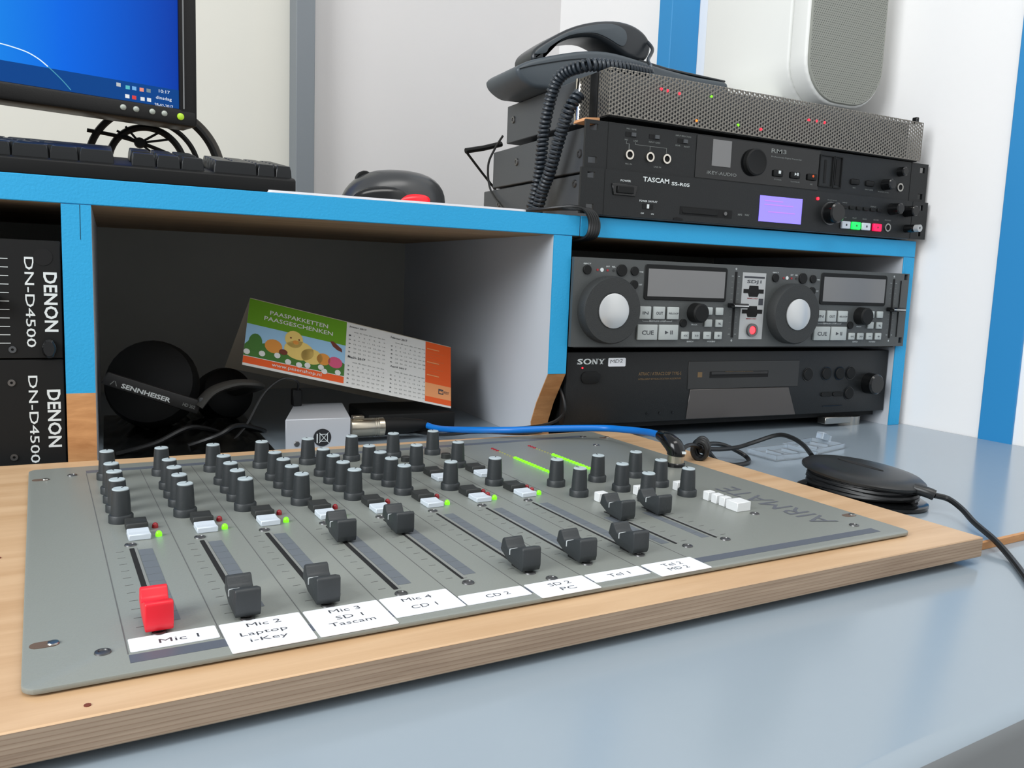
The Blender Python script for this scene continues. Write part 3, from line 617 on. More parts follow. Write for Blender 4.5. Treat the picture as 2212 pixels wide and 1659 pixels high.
# ------------------------------------------------------------------ twin deck player in the right bay
YD = -.005
sd = thing('dj_player', 'grey twin jog-wheel deck player with silver centre panel in the right bay', 'player', (.875, .1, .0965))
part('face_plate', merge(*[rbox(a, b, YD, YD + .0045, c, e) for a, b, c, e in cut(.6438, 1.1096, .0986, .1861, [(1.1040, .1060, .0028, .0034), (1.1040, .1818, .0028, .0034)])]), SDJ, sd)
part('body', rbox(.650, 1.098, YD + .0045, .30, .0970, .1840), BLKM, sd)
part('end_rib', rbox(1.0955, 1.0963, YD - .0010, YD, .1100, .1775), BLKM, sd)
def bt(par, x, z, w, h, m, d=.0030, txt=None, th=.003, bold=.01, nm='button'):
    b = part(nm, rbox(x - w / 2, x + w / 2, YD - d, YD, z - h / 2, z + h / 2, min(.0008, h * .12), 2), m, par)
    if txt: part('lettering', ftext(txt, x - w * (.16 + .045 * len(txt)), x + w * (.16 + .045 * len(txt)), z - h * .02, th, YD - d - .0002, bold), INKG, b)
    return b
PALE = pm('pale_rubber', (176, 182, 180), .5)
for dx in (0, .2402):
    j = part('jog_wheel', lathe([(.0335, 0), (.0335, .010), (.0320, .0125), (.0180, .0125), (.0178, .0120), (0, .0120)], 48, 'y', (.6832 + dx, YD, .1354)), pm('jog_rubber', (44, 46, 46), .6, bump=.5, bscale=1500), sd)
    part('metal_hub', lathe([(.0172, 0), (.0172, .0010), (.0165, .0015), (0, .0015)], 40, 'y', (.6842 + dx, YD - .0122, .1350)), ALU, j, label='spun aluminium hub')
    fr_ = part('display_bezel', prism(rrect(.7262 + dx, .8315 + dx, .1465, .1825, .003), YD - .0012, YD, 'y', .0005, 1), BLKM, sd)
    part('display', fbar(.7302 + dx, .8284 + dx, .1502, .1781, YD - .0012, .0003), LCDG, fr_, label='blank grey display')
    for x, t in ((.7281, 'IN'), (.7454, 'OUT'), (.7630, 'RELOOP')): bt(sd, x + dx, .1335, .0142, .0128, PALE, txt=t, th=.0030 if len(t) < 4 else .0018)
    bt(sd, .7322 + dx, .1136, .0245, .0158, PALE, txt='CUE', th=.0044, bold=.015)
    b = bt(sd, .7585 + dx, .1136, .0240, .0158, PALE)
    part('symbol', merge(prism([(.7535 + dx, .1118), (.7535 + dx, .1154), (.7578 + dx, .1136)], YD - .0033, YD - .0030), fbar(.7602 + dx, .7610 + dx, .1116, .1156, YD - .0030), fbar(.7622 + dx, .7630 + dx, .1116, .1156, YD - .0030)), INKG, b)
    part('select_knob', lathe([(.0104, 0), (.0100, .011), (.0085, .0125), (0, .0125)], 26, 'y', (.7922 + dx, YD, .1343)), BLKM, sd)
    for (x, z), t in zip(((.8093, .1365), (.8237, .1364), (.8096, .1236), (.8239, .1235), (.7803, .1105), (.7946, .1105), (.8093, .1106), (.8239, .1106)), (None, None, None, '%', '<<', '>>', '-', '+')):
        bt(sd, x + dx, z, .0096, .0080, PALE, .0024, t, .0022 if t != '-' else .0005, nm='small_button')
    for (x, z), r in zip(((.6585, .1742), (.6985, .1749), (.7138, .1747), (.7140, .1613), (.7777, .1232)), (.0046, .0060, .0046, .0045, .0044)):
        part('round_button', fdisc(x + dx, z, r, YD, .0018, 18, .0004), BLKM, sd)
    for x, m in ((.6705, REDL), (.6820, REDL), (.6890, BTNB)): part('led', fdisc(x + dx, .1745, .0012, YD, .0006, 8), m, sd)
    many(sd, 'lettering', WHITEP, [('EJECT', .6545 + dx, .6630 + dx, .1800), ('EXT', .6805 + dx, .6845 + dx, .1782), ('REL', .6872 + dx, .6912 + dx, .1782), ('TIME', .7197 + dx, .7245 + dx, .1742), ('CONT', .7195 + dx, .7238 + dx, .1615), ('SEAMLESS LOOP', .7350 + dx, .7560 + dx, .1250), ('TRACK', .7880 + dx, .7965 + dx, .1218), ('SEARCH', .7840 + dx, .7925 + dx, .1040), ('PITCH BEND', .8110 + dx, .8215 + dx, .1040)], YD, .0015)
    for a, b_, c, e in ((.7270, .7345, .1245, .1248), (.7565, .7635, .1245, .1248), (.7270, .7273, .1245, .1260), (.7632, .7635, .1245, .1260)): part('printed_line', fbar(a + dx, b_ + dx, c, e, YD, .0002), WHITEP, sd)
    part('badge', fdisc(.6756 + dx, .1747, .0020, YD, .0003, 14), WHITEP, sd)
    part('pitch_slot', fbar(.8431 + dx - .0008, .8431 + dx + .0022, .1085, .1790, YD, .0004), DARK, sd)
    for k in range(11): part('scale_mark', merge(fbar(.8382 + dx, .8408 + dx, .1120 + k * .0062, .1123 + k * .0062, YD, .0002), fbar(.8468 + dx, .8490 + dx, .1120 + k * .0062, .1123 + k * .0062, YD, .0002)), WHITEP if k in (0, 10) else DIMP, sd)
    pc_ = part('pitch_fader', rbox(.8345 + dx, .8545 + dx, YD - .0120, YD - .0004, .1405, .1455, .0010, 2), BLKG, sd); part('index_line', rbox(.8350 + dx, .8540 + dx, YD - .0123, YD - .0119, .1424, .1434), BTNWW, pc_)
    many(sd, 'lettering', WHITEP, [('0', .8425 + dx, .8445 + dx, .1052), ('0', .8425 + dx, .8445 + dx, .1820)], YD, .0022, .02)
cpn = part('centre_panel', fbar(.8529, .8852, .1067, .1787, YD, .0006), SILV, sd, label='silver centre panel')
part('lettering', ftext('SDJ1', .8592, .8790, .1687, .0044, YD - .0008, .015), INKG, cpn)
part('name_bar', fbar(.8550, .8832, .1728, .1748, YD - .0006, .0002), INKG, cpn)
for z in (.1588, .1368): part('card_slot', merge(fbar(.8550, .8830, z - .0022, z + .0022, YD - .0006, .0003), prism([(.8630, z - .0060), (.8750, z - .0060), (.8765, z - .0022), (.8752, z + .0060), (.8628, z + .0060), (.8615, z - .0022)], YD - .0008, YD - .0006)), DARK, cpn)
many(cpn, 'lettering', REDL, [('MMC/SD', .8610, .8755, .1510), ('MMC/SD', .8610, .8755, .1290)], YD - .0006, .0014)
part('card_icon', fbar(.8770, .8832, .1440, .1510, YD - .0006, .0002), INKG, cpn)
p = part('power_button', lathe_ring(.0048, .0072, .0030, 24, (.8695, YD - .0006, .1167)), DMETAL, cpn); 
part('button_light', lathe([(.0048, 0), (.0042, .0022), (0, .003)], 20, 'y', (.8695, YD - .0006, .1167)), pm('red_glow', (255, 60, 70), .3, emit=(255, 60, 70), es=1.4), cpn, label='lit red power button')
# ------------------------------------------------------------------ minidisc deck
YN = .008
so = thing('minidisc_deck', 'black minidisc deck with white handwritten sticker at the bottom of the right bay', 'deck', (.88, .12, 0))
part('front_panel', prism([(.6485, .0175), (1.1020, .0175), (1.1020, .0925), (.6485, .0920)], YN, YN + .012, 'y', .0008, 2), BLK, so)
part('case', rbox(.653, 1.098, YN + .012, .31, .0105, .0915), BLKM, so)
for x in (.69, 1.060):
    for y in (.03, .27): part('foot', lathe([(.0185, 0), (.0185, .0105)], 22, 'z', (x, y, 0)), BLKM if x < .8 else METAL, so)
part('front_foot', rbox(1.0050, 1.0470, YN - .001, YN + .012, .0040, .0120, .0006, 1), METAL, so, label='metal-banded foot')
zb, zt_, yl = .0796, .0852, YN - .0004
def bx(a, b, c, e): return rbox(a, b, yl, YN, c, e)
def pl(*p): return prism(list(p), yl, YN, 'y')
def ovr(cx, cz, ro, ri, n=24):
    bm = bmesh.new(); A = [bm.verts.new((x, yl, z)) for x, z in ell(cx, cz, *ro, n)]; B = [bm.verts.new((x, yl, z)) for x, z in ell(cx, cz, *ri, n)]
    for i in range(n): bm.faces.new((A[i], A[(i + 1) % n], B[(i + 1) % n], B[i]))
    return bm
part('lettering', merge(ftext('S', .6600, .6664, .0824, .0057, yl, .03), bx(.6600, .6607, zb, .0813), bx(.6656, .6663, .0836, zt_),
    ovr(.6718, .0824, (.0047, .0029), (.0026, .0020)),
    bx(.6778, .6786, zb, zt_), bx(.6770, .6794, zb, .0802), pl((.6772, zt_), (.6792, zt_), (.6836, zb), (.6818, zb)), bx(.6827, .6835, zb, zt_), bx(.6818, .6844, .0846, zt_),
    bx(.6877, .6895, zb, .0823), bx(.6868, .6904, zb, .0802), pl((.6852, zt_), (.6872, zt_), (.6895, .0821), (.6877, .0821)), pl((.6908, zt_), (.6920, zt_), (.6895, .0821), (.6885, .0821)), bx(.6848, .6878, .0846, zt_), bx(.6900, .6926, .0846, zt_)), WHITEP, so)
stk = part('sticker', prism(rrect(.6968, .7177, .0770, .0860, .0012, 3), YN - .0004, YN, 'y'), LABEL, so, label='white sticker reading MD2')
part('lettering', text('MD2', (.7065, YN - .0006, .0826), (1, 0, .05), (.12, 0, 1), .0150, .0036, -.01), INKG, stk)
part('standby_led', fdisc(.6664, .0760, .0009, YN, .0006, 10), REDE, so, label='red standby light')
pwr = part('power_button', prism(rrect(.6650, .6874, .0600, .0722, .0055, 5), YN - .0020, YN, 'y', .0006, 2), BLKM, so)
many(so, 'lettering', GOLDP, [('ATRAC / ATRAC2 DSP TYPE-S', .7347, .7896, .0688)], YN, .0034)
many(so, 'lettering', GOLDP, [('INTELLIGENT BIT REALLOCATION ALGORITHM', .7347, .7893, .0632)], YN, .0018)
rc = part('tray_panel', rbox(.7985, .9568, YN - .0008, YN, .0510, .0815, .0004, 1), pm('deck_inset', (40, 40, 39), .4), so)
part('disc_slot', fbar(.8275, .9102, .0630, .0700, YN - .0008, .0004), DARK, rc); part('slot_edge', fbar(.8290, .9090, .0668, .0696, YN - .0012, .0005), BLKG, rc)
part('disc_logo', fbar(.8110, .8170, .0640, .0695, YN - .0008, .0002), GOLDP, rc); part('lettering', ftext('MiniDisc recording system', .8480, .8870, .0706 - .001, .0012, YN - .0022), GOLDP, rc)
part('display_window', prism([(.7990, .0185), (.9566, .0178), (.9428, .0504), (.8025, .0508)], YN - .0010, YN, 'y', .0004, 1), pm('deck_window', (72, 68, 66), .22), so, label='smoked display window')
for x, z in ((.9716, .0646), (1.0006, .0651), (1.0222, .0650), (1.0400, .0652), (1.0400, .0405)):
    p = part('round_button', fdisc(x, z, .0072, YN, .0020, 22, .0008), BLKM, so); part('rim', lathe_ring(.0074, .0082, .0006, 22, (x, YN, z)), BLKG, p)
part('jog_knob', lathe([(.0130, 0), (.0124, .012), (.0105, .014), (0, .014)], 28, 'y', (1.0720, YN, .0522)), BLKG, so)
for x in (1.0035, 1.0220): part('bar_button', prism(rrect(x - .0085, x + .0085, .0375, .0425, .0024, 3), YN - .0015, YN, 'y', .0004, 1), BLKM, so)
for x in (.7481, .7642, .7811): part('mini_button', fdisc(x, .0264, .0015, YN, .0008, 10), BLKG, so)
part('tray_lip', fbar(.9984, 1.0306, .0256, .0266, YN, .0006), BLKG, so)
# ------------------------------------------------------------------ two players in the left bay
YE = .003
for k, lab in ((0, 'black rack player at the bottom of the left bay, white lettering sideways'), (1, 'upper black rack player in the left bay with slider tick marks')):
    z0 = .0005 + k * .0892; z1 = z0 + .0885
    de = thing('cd_player', lab, 'player', (-.04, .12, z0), group='rack players in the left bay')
    part('face_plate', rbox(-.278, .2045, YE, YE + .004, z0 + .0002, z1, .0006, 1), BLKM, de)
    part('body', rbox(-.258, .186, YE + .004, .30, z0, z1 - .001), BLKM, de)
    zo = 0 if k == 0 else .0888
    part('lettering', text('DENON', (.1974, YE - .0002, .0436 + zo), (0, 0, -1), (1, 0, 0), .0446, .0092, .022), WHITEP, de)
    part('lettering', text('DN-D4500', (.1838, YE - .0002, .0432 + zo), (0, 0, -1), (1, 0, 0), .0672, .0062, .005), WHITEP, de)
    for x, z in (((.1699, .0717), (.1698, .0148)) if k == 0 else ((.1713, .0967),)):
        part('screw', lathe_ring(.0010, .0026, .0008, 14, (x, YE, z)), DMETAL if k == 0 else BLKS, de)
    if k:
        for j in range(11): part('scale_mark', fbar(.150, .1703, .1012 + j * .00624, .1017 + j * .00624, YE, .0002), WHITEP, de)
        p = part('pitch_fader', rbox(.140, .1645, YE - .010, YE, .1290, .1370, .001, 1), BLKG, de); part('index_line', rbox(.141, .1640, YE - .0103, YE - .0098, .1325, .1335), WHITEP, p)
        part('rack_thumbscrew', lathe([(.0055, 0), (.0055, .004), (.0042, .0055), (0, .0055)], 18, 'y', (.1955, YE, .0975), sx=.9, sy=1.3), BLKG, de)
        part('rack_hole', fdisc(.193, .1660, .0065, YE, .0003, 16), DARK, de)
# ------------------------------------------------------------------ headphones
hp = thing('headphones', 'black headphones lying in the middle bay behind the knobs', 'headphones', (.27, .12, 0))
def cup(cx, cz, cy, R, ry): return xf(lathe([(R * .8, -.018), (R, -.012), (R, .004), (R * .93, .012), (R * .6, .018), (0, .020)], 32), Matrix.Translation((cx, cy, cz)) @ Matrix.Rotation(ry, 4, 'Z') @ Matrix.Rotation(math.radians(72), 4, 'X'))
part('ear_cup', cup(.272, .0520, .130, .041, -.25), BLKM, hp); part('ear_pad', xf(lathe([(.030, 0), (.040, 0), (.042, .008), (.036, .016), (.028, .012)], 32), Matrix.Translation((.272, .142, .0520)) @ Matrix.Rotation(-.25, 4, 'Z') @ Matrix.Rotation(math.radians(-108), 4, 'X')), BLKM, hp)
part('ear_cup', cup(.345, .030, .20, .028, .3), BLKM, hp)
bandpts = [(.2320, .0655, 0), (.2500, .0590, 0), (.2700, .0515, 0), (.2900, .0440, 0), (.3060, .0390, 0)]
ban = part('headband', prism([(.2290, .0600), (.3070, .0300), (.3110, .0395), (.3120, .0420), (.2350, .0700)], .0780, .0830, 'y', .0015, 2), pm('headband_black', (30, 30, 30), .5), hp)
part('lettering', text('SENNHEISER', (.2650, .0778, .0508), (.945, 0, -.345), (.345, 0, .945), .0420, .0042, .03), WHITEP, ban)
part('lettering', text('HD 202', (.3000, .0778, .0383), (.945, 0, -.345), (.345, 0, .945), .0110, .0030, .01), DIMP, ban)
part('logo', text('/\\', (.2395, .0778, .0602), (.945, 0, -.345), (.345, 0, .945), .0060, .0040), DIMP, ban)
part('headband_arm', tube([(.308, .081, .037), (.3200, .084, .0500), (.3400, .090, .0560), (.3600, .10, .0540), (.3650, .14, .045), (.35, .19, .033)], .0085, 10, flat=.45), pm('band_grey', (58, 57, 54), .5), hp)
part('slider_end', rbox(.3085, .3145, .0760, .0800, .0385, .0455, .001, 1), BLKS, hp)
bm = bmesh.new(); gx, gy = 30, 30; V = []
for i in range(gx + 1):
    for j in range(gy + 1):
        a, b_ = i / gx, j / gy; x = .2300 + a * .1400; y = .012 + b_ * .255
        e_ = min(1, 5 * min(a, 1 - a)) * min(1, 5 * min(b_, 1 - b_))
        h = e_ * (.005 + .004 * math.sin(a * 17 + b_ * 9) * math.cos(b_ * 13 - a * 5) + .004 * abs(math.sin(a * 31 - b_ * 23)) + .003 * random.random())
        V.append(bm.verts.new((x, y, max(.0006, h))))
for i in range(gx):
    for j in range(gy): bm.faces.new((V[i * (gy + 1) + j], V[(i + 1) * (gy + 1) + j], V[(i + 1) * (gy + 1) + j + 1], V[i * (gy + 1) + j + 1]))
Q = [bm.verts.new((x, y, .0002)) for x, y in ((.23, .012), (.37, .012), (.37, .267), (.23, .267))]; bm.faces.new(Q[::-1])
solo('crumpled_bag', bm, pm('bag_black', (9, 10, 10), .28, spec=.4), 'crumpled black plastic heap on the bay floor under the headphones', 'bag', origin=(.3, .14, 0), ang=80)
# ------------------------------------------------------------------ tent calendar
e1 = Vector((.2128, 0, -.049)); e2 = Vector((.0128, .038, .0610)); O = Vector((.3492, .100, .0728)); L1, L2 = e1.length, e2.length
d1, d2 = e1 / L1, e2 / L2; d3 = d1.cross(d2)
ca = thing('tent_calendar', 'folded desk calendar with green and orange print leaning in the middle bay', 'calendar', (.455, .14, .02))
CM = Matrix(((d1.x, d2.x, d3.x, O.x), (d1.y, d2.y, d3.y, O.y), (d1.z, d2.z, d3.z, O.z), (0, 0, 0, 1)))
def cal(bm): return xf(bm, CM)
def cr(a0, a1, b0, b1, h, d=.00015): return cal(rbox(a0 * L1, a1 * L1, b0 * L2, b1 * L2, h, h + d))
lf = part('front_leaf', cr(0, 1, 0, 1, -.0006, .0006), PAPER, ca)
B = O + e2; bl = Vector((.3445, .192, .0600)) - B
bm = bmesh.new(); q = [B, B + e1, B + e1 + bl, B + bl]; off = Vector((.0004, .0004, .0006))
vs = [bm.verts.new(v) for v in q] + [bm.verts.new(v + off) for v in q]
for f in ((0, 1, 2, 3), (7, 6, 5, 4), (0, 4, 5, 1), (1, 5, 6, 2), (2, 6, 7, 3), (3, 7, 4, 0)): bm.faces.new([vs[i] for i in f])
part('back_leaf', bm, CARD, ca, label='plain card back leaf')
part('green_panel', cr(0, .455, .62, 1, .0000), GREENP, lf); part('sky_panel', cr(0, .455, .28, .62, 0), SKYP, lf); 
bm = prism([(0, .145 * L2), (.455 * L1, .145 * L2)] + [(.455 * L1 * (1 - i / 24), L2 * (.33 + .05 * math.sin(i * 1.7) + .03 * math.sin(i * 4.1))) for i in range(25)], .00015, .00025, 'z')
part('grass', cal(bm), GRASSP, lf); part('orange_strip', cr(0, .455, .035, .135, 0), ORANGEP, lf)
def dot(a, b, rx, ry, m, nm, h=.00030, n=18): part(nm, cal(prism(ell(a * L1, b * L2, rx, ry, n), h, h + .00012, 'z')), m, lf)
for a, b, rx, ry, m, nm in ((.045, .36, .0065, .0095, GRASSP, 'egg'), (.125, .36, .0085, .0075, YEL2, 'egg'), (.355, .33, .0070, .0065, YEL2, 'egg'), (.41, .32, .0075, .0062, PINKP, 'egg'), (.24, .38, .0150, .0105, YELP, 'chick_body'), (.30, .33, .0110, .0085, YELP, 'chick_body'), (.213, .53, .0090, .0095, YELP, 'chick_head')): dot(a, b, rx, ry, m, nm)
for a, b, rx, ry, m, nm in ((.222, .49, .0030, .0022, YEL2, 'beak'), (.198, .545, .0009, .0010, BFLYP, 'eye'), (.236, .540, .0009, .0010, BFLYP, 'eye'), (.170, .305, .0042, .0030, BFLYP, 'egg')): dot(a, b, rx, ry, m, nm, .00045)
part('butterfly', cal(prism([(.380 * L1, .63 * L2), (.395 * L1, .64 * L2), (.437 * L1, .55 * L2), (.440 * L1, .50 * L2), (.415 * L1, .52 * L2), (.395 * L1, .56 * L2)], .0004, .0005, 'z')), BFLYP, lf)
for a, b in ((.012, .20), (.078, .215), (.145, .235), (.195, .175), (.245, .145 + .02), (.283, .185), (.345, .20), (.362, .15), (.425, .175)): dot(a, b, .0031, .0030, PAPER, 'daisy', .0005, 10)
def ct(s, a0, a1, b, h, m, bold=.01, nm='lettering', par=None): part(nm, cal(xf(text_bm(s, (a1 - a0) * L1, h, bold), Matrix.Translation(((a0 + a1) / 2 * L1, b * L2, .0004)))), m, par or lf)
ct('PAASPAKKETTEN', .095, .365, .855, .0046, PAPER); ct('PAASGESCHENKEN', .072, .390, .755, .0046, PAPER); ct('www.pasenshop.nl', .125, .350, .082, .0048, PAPER, .005)
for a, b, s, rows in ((.468, .94, 'Januari 2017', 6), (.678, .93, 'Februari 2017', 5), (.468, .46, 'Maart 2017', 5), (.678, .46, 'April 2017', 5)):
    ct(s, a, a + .085, b, .0024, INKG, .01); ct('ma di wo do vr za zo', a + .025, a + .18, b - .075, .0014, DIMP, 0)
    n = 1
    for r in range(rows):
        ct(str(r + 1 + len(s) % 3), a, a + .010, b - .14 - r * .065, .0014, INKG, .01)
        ct('  '.join('%2d' % min(31, n + i) for i in range(7)), a + .025, a + .182, b - .14 - r * .065, .0014, DIMP, -.005); n += 7
part('orange_panel', cr(.862, 1, .33, 1, 0), ORANGEP, lf); part('peach_panel', cr(.862, 1, .115, .33, 0), PEACHP, lf); part('orange_strip', cr(.862, 1, .03, .115, 0), ORANGEP, lf)
for b in (.88, .66, .45): part('fine_print', cr(.870, .935, b, b + .015, .0003), PEACHP, lf)
for k in range(9): part('fine_print', cr(.870, .960 - .02 * (k % 3), .83 - k * .045, .836 - k * .045, .0003), pm('print_dim_orange', (214, 110, 60), .6), lf)
part('crown_logo', cal(prism([(.932 * L1, .185 * L2), (.958 * L1, .185 * L2), (.958 * L1, .265 * L2), (.932 * L1, .265 * L2)], .0003, .0004, 'z')), INKG, lf)
part('crown', cal(prism([(.9365 * L1, .20 * L2), (.9535 * L1, .20 * L2), (.9555 * L1, .245 * L2), (.9495 * L1, .220 * L2), (.945 * L1, .250 * L2), (.9405 * L1, .220 * L2), (.9345 * L1, .245 * L2)], .00042, .0005, 'z')), PEACHP, lf)
ct('FEZST', .9625, .988, .225, .0028, INKG)
solo('power_adapter', rbox(.4700, .5640, .092, .170, .0002, .0215, .002, 2), BLKM, 'black adapter box under the right end of the calendar', 'adapter', origin=(.517, .13, 0))
# ------------------------------------------------------------------ small silver box with its plug
dx = thing('signal_box', 'small silver metal box with a round black emblem behind the knobs', 'box', (.408, .085, 0))
part('case', prism([(.3783, .0405), (.4375, .0385), (.4525, .1270), (.4035, .1290)], .0006, .0290, 'z', .0007, 1), pm('box_silver', (196, 200, 206), .4, metal=.3), dx)
for x, y in ((.386, .05), (.43, .05), (.41, .12), (.445, .12)): part('foot', lathe([(.003, 0), (.003, .0006)], 10, 'z', (x, y, 0)), BLKM, dx)
em = part('emblem', xf(fdisc(.4115, .0112, .0082, .0391, .0002, 24), Matrix.Identity(4)), INK, dx, label='round black crossed-bin emblem')
for a, b, c, e in ((.4062, .4072, .0065, .0150),): part('emblem_bar', fbar(a, b, c, e, .0388, .0002), WHITEP, em)
part('emblem_bin', merge(frame(.4090, .4165, .0075, .0145, .0005, .0388, .0002), text('X', (.4128, .0385, .0110), (1, 0, 0), (0, 0, 1), .0095, .0095, -.03)), WHITEP, em)
part('screw', fdisc(.3885, .0062, .0026, .0402, .0012, 14, .0006), DMETAL, dx)
part('toggle_block', rbox(.3990, .4080, .1120, .1230, .0290, .0460, .001, 1), BLKM, dx)
xl = thing('cable_plug', 'silver plug with black boot joined to the side of the silver box', 'plug', (.475, .07, .004))
def axis_x(prof, x0, y, z, n=24): 
    bm = lathe(prof, n)
    for v in bm.verts: v.co = Vector((x0 + v.co.z, y + v.co.x, z + v.co.y))
    bmesh.ops.recalc_face_normals(bm, faces=bm.faces[:]); return bm
NICK = pm('nickel', (196, 188, 172), .3, metal=1)
part('shell', axis_x([(.0080, 0), (.0092, .001), (.0092, .0240), (.0088, .0245), (.0092, .0255), (.0088, .0265), (.0092, .0275), (.0088, .0285), (.0092, .0295), (.0092, .034), (.008, .035)], .4440, .068, .0135), NICK, xl)
part('latch', rbox(.4470, .4580, .0640, .0720, .0220, .0255, .0006, 1), NICK, xl)
part('boot', axis_x([(.0085, 0), (.0088, .004), (.0080, .020), (.0060, .036), (.0045, .044)], .4788, .068, .0135), BLKM, xl)
# ------------------------------------------------------------------ blue cable and its angled plug on the console
bc = thing('microphone_cable', 'thick blue cable running behind the console to a black angled plug', 'cable', (.62, -.05, .0159))
part('cord', tube([(.5220, .068, .0135), (.5290, .050, .0125), (.5400, .012, .0175), (.5688, -.030, .0236), (.6093, -.045, .0259), (.6504, -.060, .0272), (.6590, -.085, .0300), (.6600, -.110, .0330), (.6545, -.135, .0362), (.6500, -.153, .0378)], .0031, 10), BLUEC, bc)
PB = Vector((.6520, -.1725, .0159))
def up(p): return Vector(p) + PB
part('base_ring', lathe([(.0078, 0), (.0078, .0026), (.0070, .0034)], 24, 'z', PB), BLKG, bc)
part('silver_band', lathe([(.0068, .0034), (.0068, .0100)], 24, 'z', PB), NICK, bc, label='silver band')
hb = [up((0, 0, .0095)), up((0, 0, .0125)), up((-.0008, .0025, .0165)), up((-.0022, .0090, .0202)), up((-.0022, .0150, .0216)), up((-.0020, .0210, .0219))]
sp_ = spline(hb, 6); bm = bmesh.new(); rings = []
for i, p in enumerate(sp_):
    t = (sp_[min(i + 1, len(sp_) - 1)] - sp_[max(i - 1, 0)]).normalized(); a = i / (len(sp_) - 1)
    n1 = t.cross(Vector((.92, -.4, 0))).normalized(); n2 = t.cross(n1); rr = .0074 if a < .4 else .0074 + (.0042 - .0074) * (a - .4) / .6
    rings.append([bm.verts.new(p + (n1 * math.cos(2 * math.pi * k / 18) + n2 * math.sin(2 * math.pi * k / 18)) * rr) for k in range(18)])
for A, B_ in zip(rings, rings[1:]):
    for k in range(18): bm.faces.new((A[k], A[(k + 1) % 18], B_[(k + 1) % 18], B_[k]))
bm.faces.new(rings[0]); bm.faces.new(rings[-1]); bmesh.ops.recalc_face_normals(bm, faces=bm.faces[:])
part('angled_hood', bm, BLKG, bc, label='glossy black angled hood')
part('maker_tag', xf(rbox(-.0028, .0028, -.0004, .0004, -.0010, .0010), Matrix.Translation(up((.0010, -.0073, .0125))) @ Matrix.Rotation(-.45, 4, 'Z')), WHITEP, bc)
# ------------------------------------------------------------------ knotted lead, reel and outgoing lead
rl = thing('cable_winder', 'black oval cable winder wrapped with cord on the desk beside the console', 'cable winder', (.775, -.252, 0))
RA = math.atan2(-.98, .2)
WM = Matrix.Translation((.775, -.252, 0)) @ Matrix.Rotation(RA, 4, 'Z')
TL = Matrix.Translation((.775, -.252, 0)) @ Matrix.Rotation(RA, 4, 'Z') @ Matrix.Translation((0, 0, .0175)) @ Matrix.Rotation(math.radians(3.5), 4, 'Y')
part('lower_plate', xf(lathe([(.9, 0), (1, .0012), (1, .0034), (.94, .0048)], 40), WM @ Matrix.Diagonal((.0520, .0385, 1, 1))), BLKG, rl)
part('core', xf(lathe([(1, .0045), (1, .0180)], 30), WM @ Matrix.Diagonal((.036, .024, 1, 1))), BLKM, rl)
wp = []
for k in range(6 * 28): a = 2 * math.pi * k / 28; wp.append(WM @ Vector((.0425 * math.cos(a) + .0015 * math.sin(k * .37), .0305 * math.sin(a), .0066 + (k / 168) * .0105 + .0006 * math.sin(k * .8))))
part('wound_cord', tube(wp, .0021, 7, smooth=False), CABLE, rl)
part('wound_cord', tube([p + Vector((0, 0, -.0009)) + (p - Vector((.775, -.252, p.z))) * -.07 for p in wp], .0021, 7, smooth=False), CABLE, rl)
tp = part('upper_plate', xf(lathe([(.90, 0), (1, .0014), (1.0, .0032), (.93, .0056), (.7, .0074), (.4, .0082), (0, .0084)], 44), TL @ Matrix.Diagonal((.0490, .038, 1, 1))), pm('winder_black', (26, 28, 29), .34), rl)
part('slot', xf(lathe([(1, 0), (1, .0004)], 24), TL @ Matrix.Translation((-.004, .002, .0081)) @ Matrix.Diagonal((.0200, .0034, 1, 1))), DARK, tp)
part('outlet_sleeve', tube([(.7805, -.2960, .0180), (.7850, -.3040, .0165), (.7880, -.3080, .0150)], .0042, 10), pm('winder_black', (26, 28, 29)), rl)
kc_ = thing('audio_lead', 'thin black lead tied in a knot between the angled plug and the winder', 'cable', (.73, -.13, .0159))
part('loop', tube([(.7000, -.1440, .0200), (.7154, -.1254, .0200), (.7400, -.1080, .0170), (.7590, -.1020, .0140), (.7715, -.1072, .0090), (.7790, -.1140, .0035), (.7680, -.1290, .0023), (.7466, -.1345, .0023), (.7320, -.1300, .0050), (.7180, -.1330, .0155), (.7040, -.1440, .0185)], .0021, 8), CABLE, kc_)
part('strand', tube([(.6990, -.1470, .0205), (.7060, -.1400, .0205), (.7356, -.1290, .0165), (.7637, -.1194, .0150), (.7779, -.1246, .0200), (.7905, -.1400, .0290), (.7905, -.1574, .0300), (.7808, -.1822, .0285), (.7700, -.2030, .0245)], .0021, 8), CABLE, kc_)
for j, (cx, cy, rz) in enumerate(((.6940, -.1500, .75), (.6975, -.1462, .75), (.7020, -.1425, .6), (.7050, -.1395, .55))):
    KM = Matrix.Translation((cx, cy, .0218)) @ Matrix.Rotation(rz, 4, 'Z')
    part('knot_turn', tube([KM @ Vector((0, .0060 * math.cos(2 * math.pi * i / 12), (.0075 + .001 * (j % 2)) * math.sin(2 * math.pi * i / 12) )) for i in range(12)], .0020, 7, closed=True, k=3), CABLE, kc_)
part('tail', tube([(.6580, -.1690, .0255), (.6690, -.1640, .0300), (.6820, -.1560, .0285), (.6960, -.1480, .0240)], .0018, 7), CABLE, kc_)
solo('audio_lead', tube([(.7880, -.3080, .0150), (.7960, -.3140, .0130), (.7900, -.3300, .0100), (.7790, -.3480, .0062), (.7665, -.3722, .0022), (.7547, -.3910, -.0020), (.7319, -.4150, -.0028), (.70, -.445, -.0028), (.66, -.475, -.0028), (.63, -.50, -.0035)], .0022, 8), CABLE, 'black lead leaving the winder and trailing over the desk edge strip', 'cable')
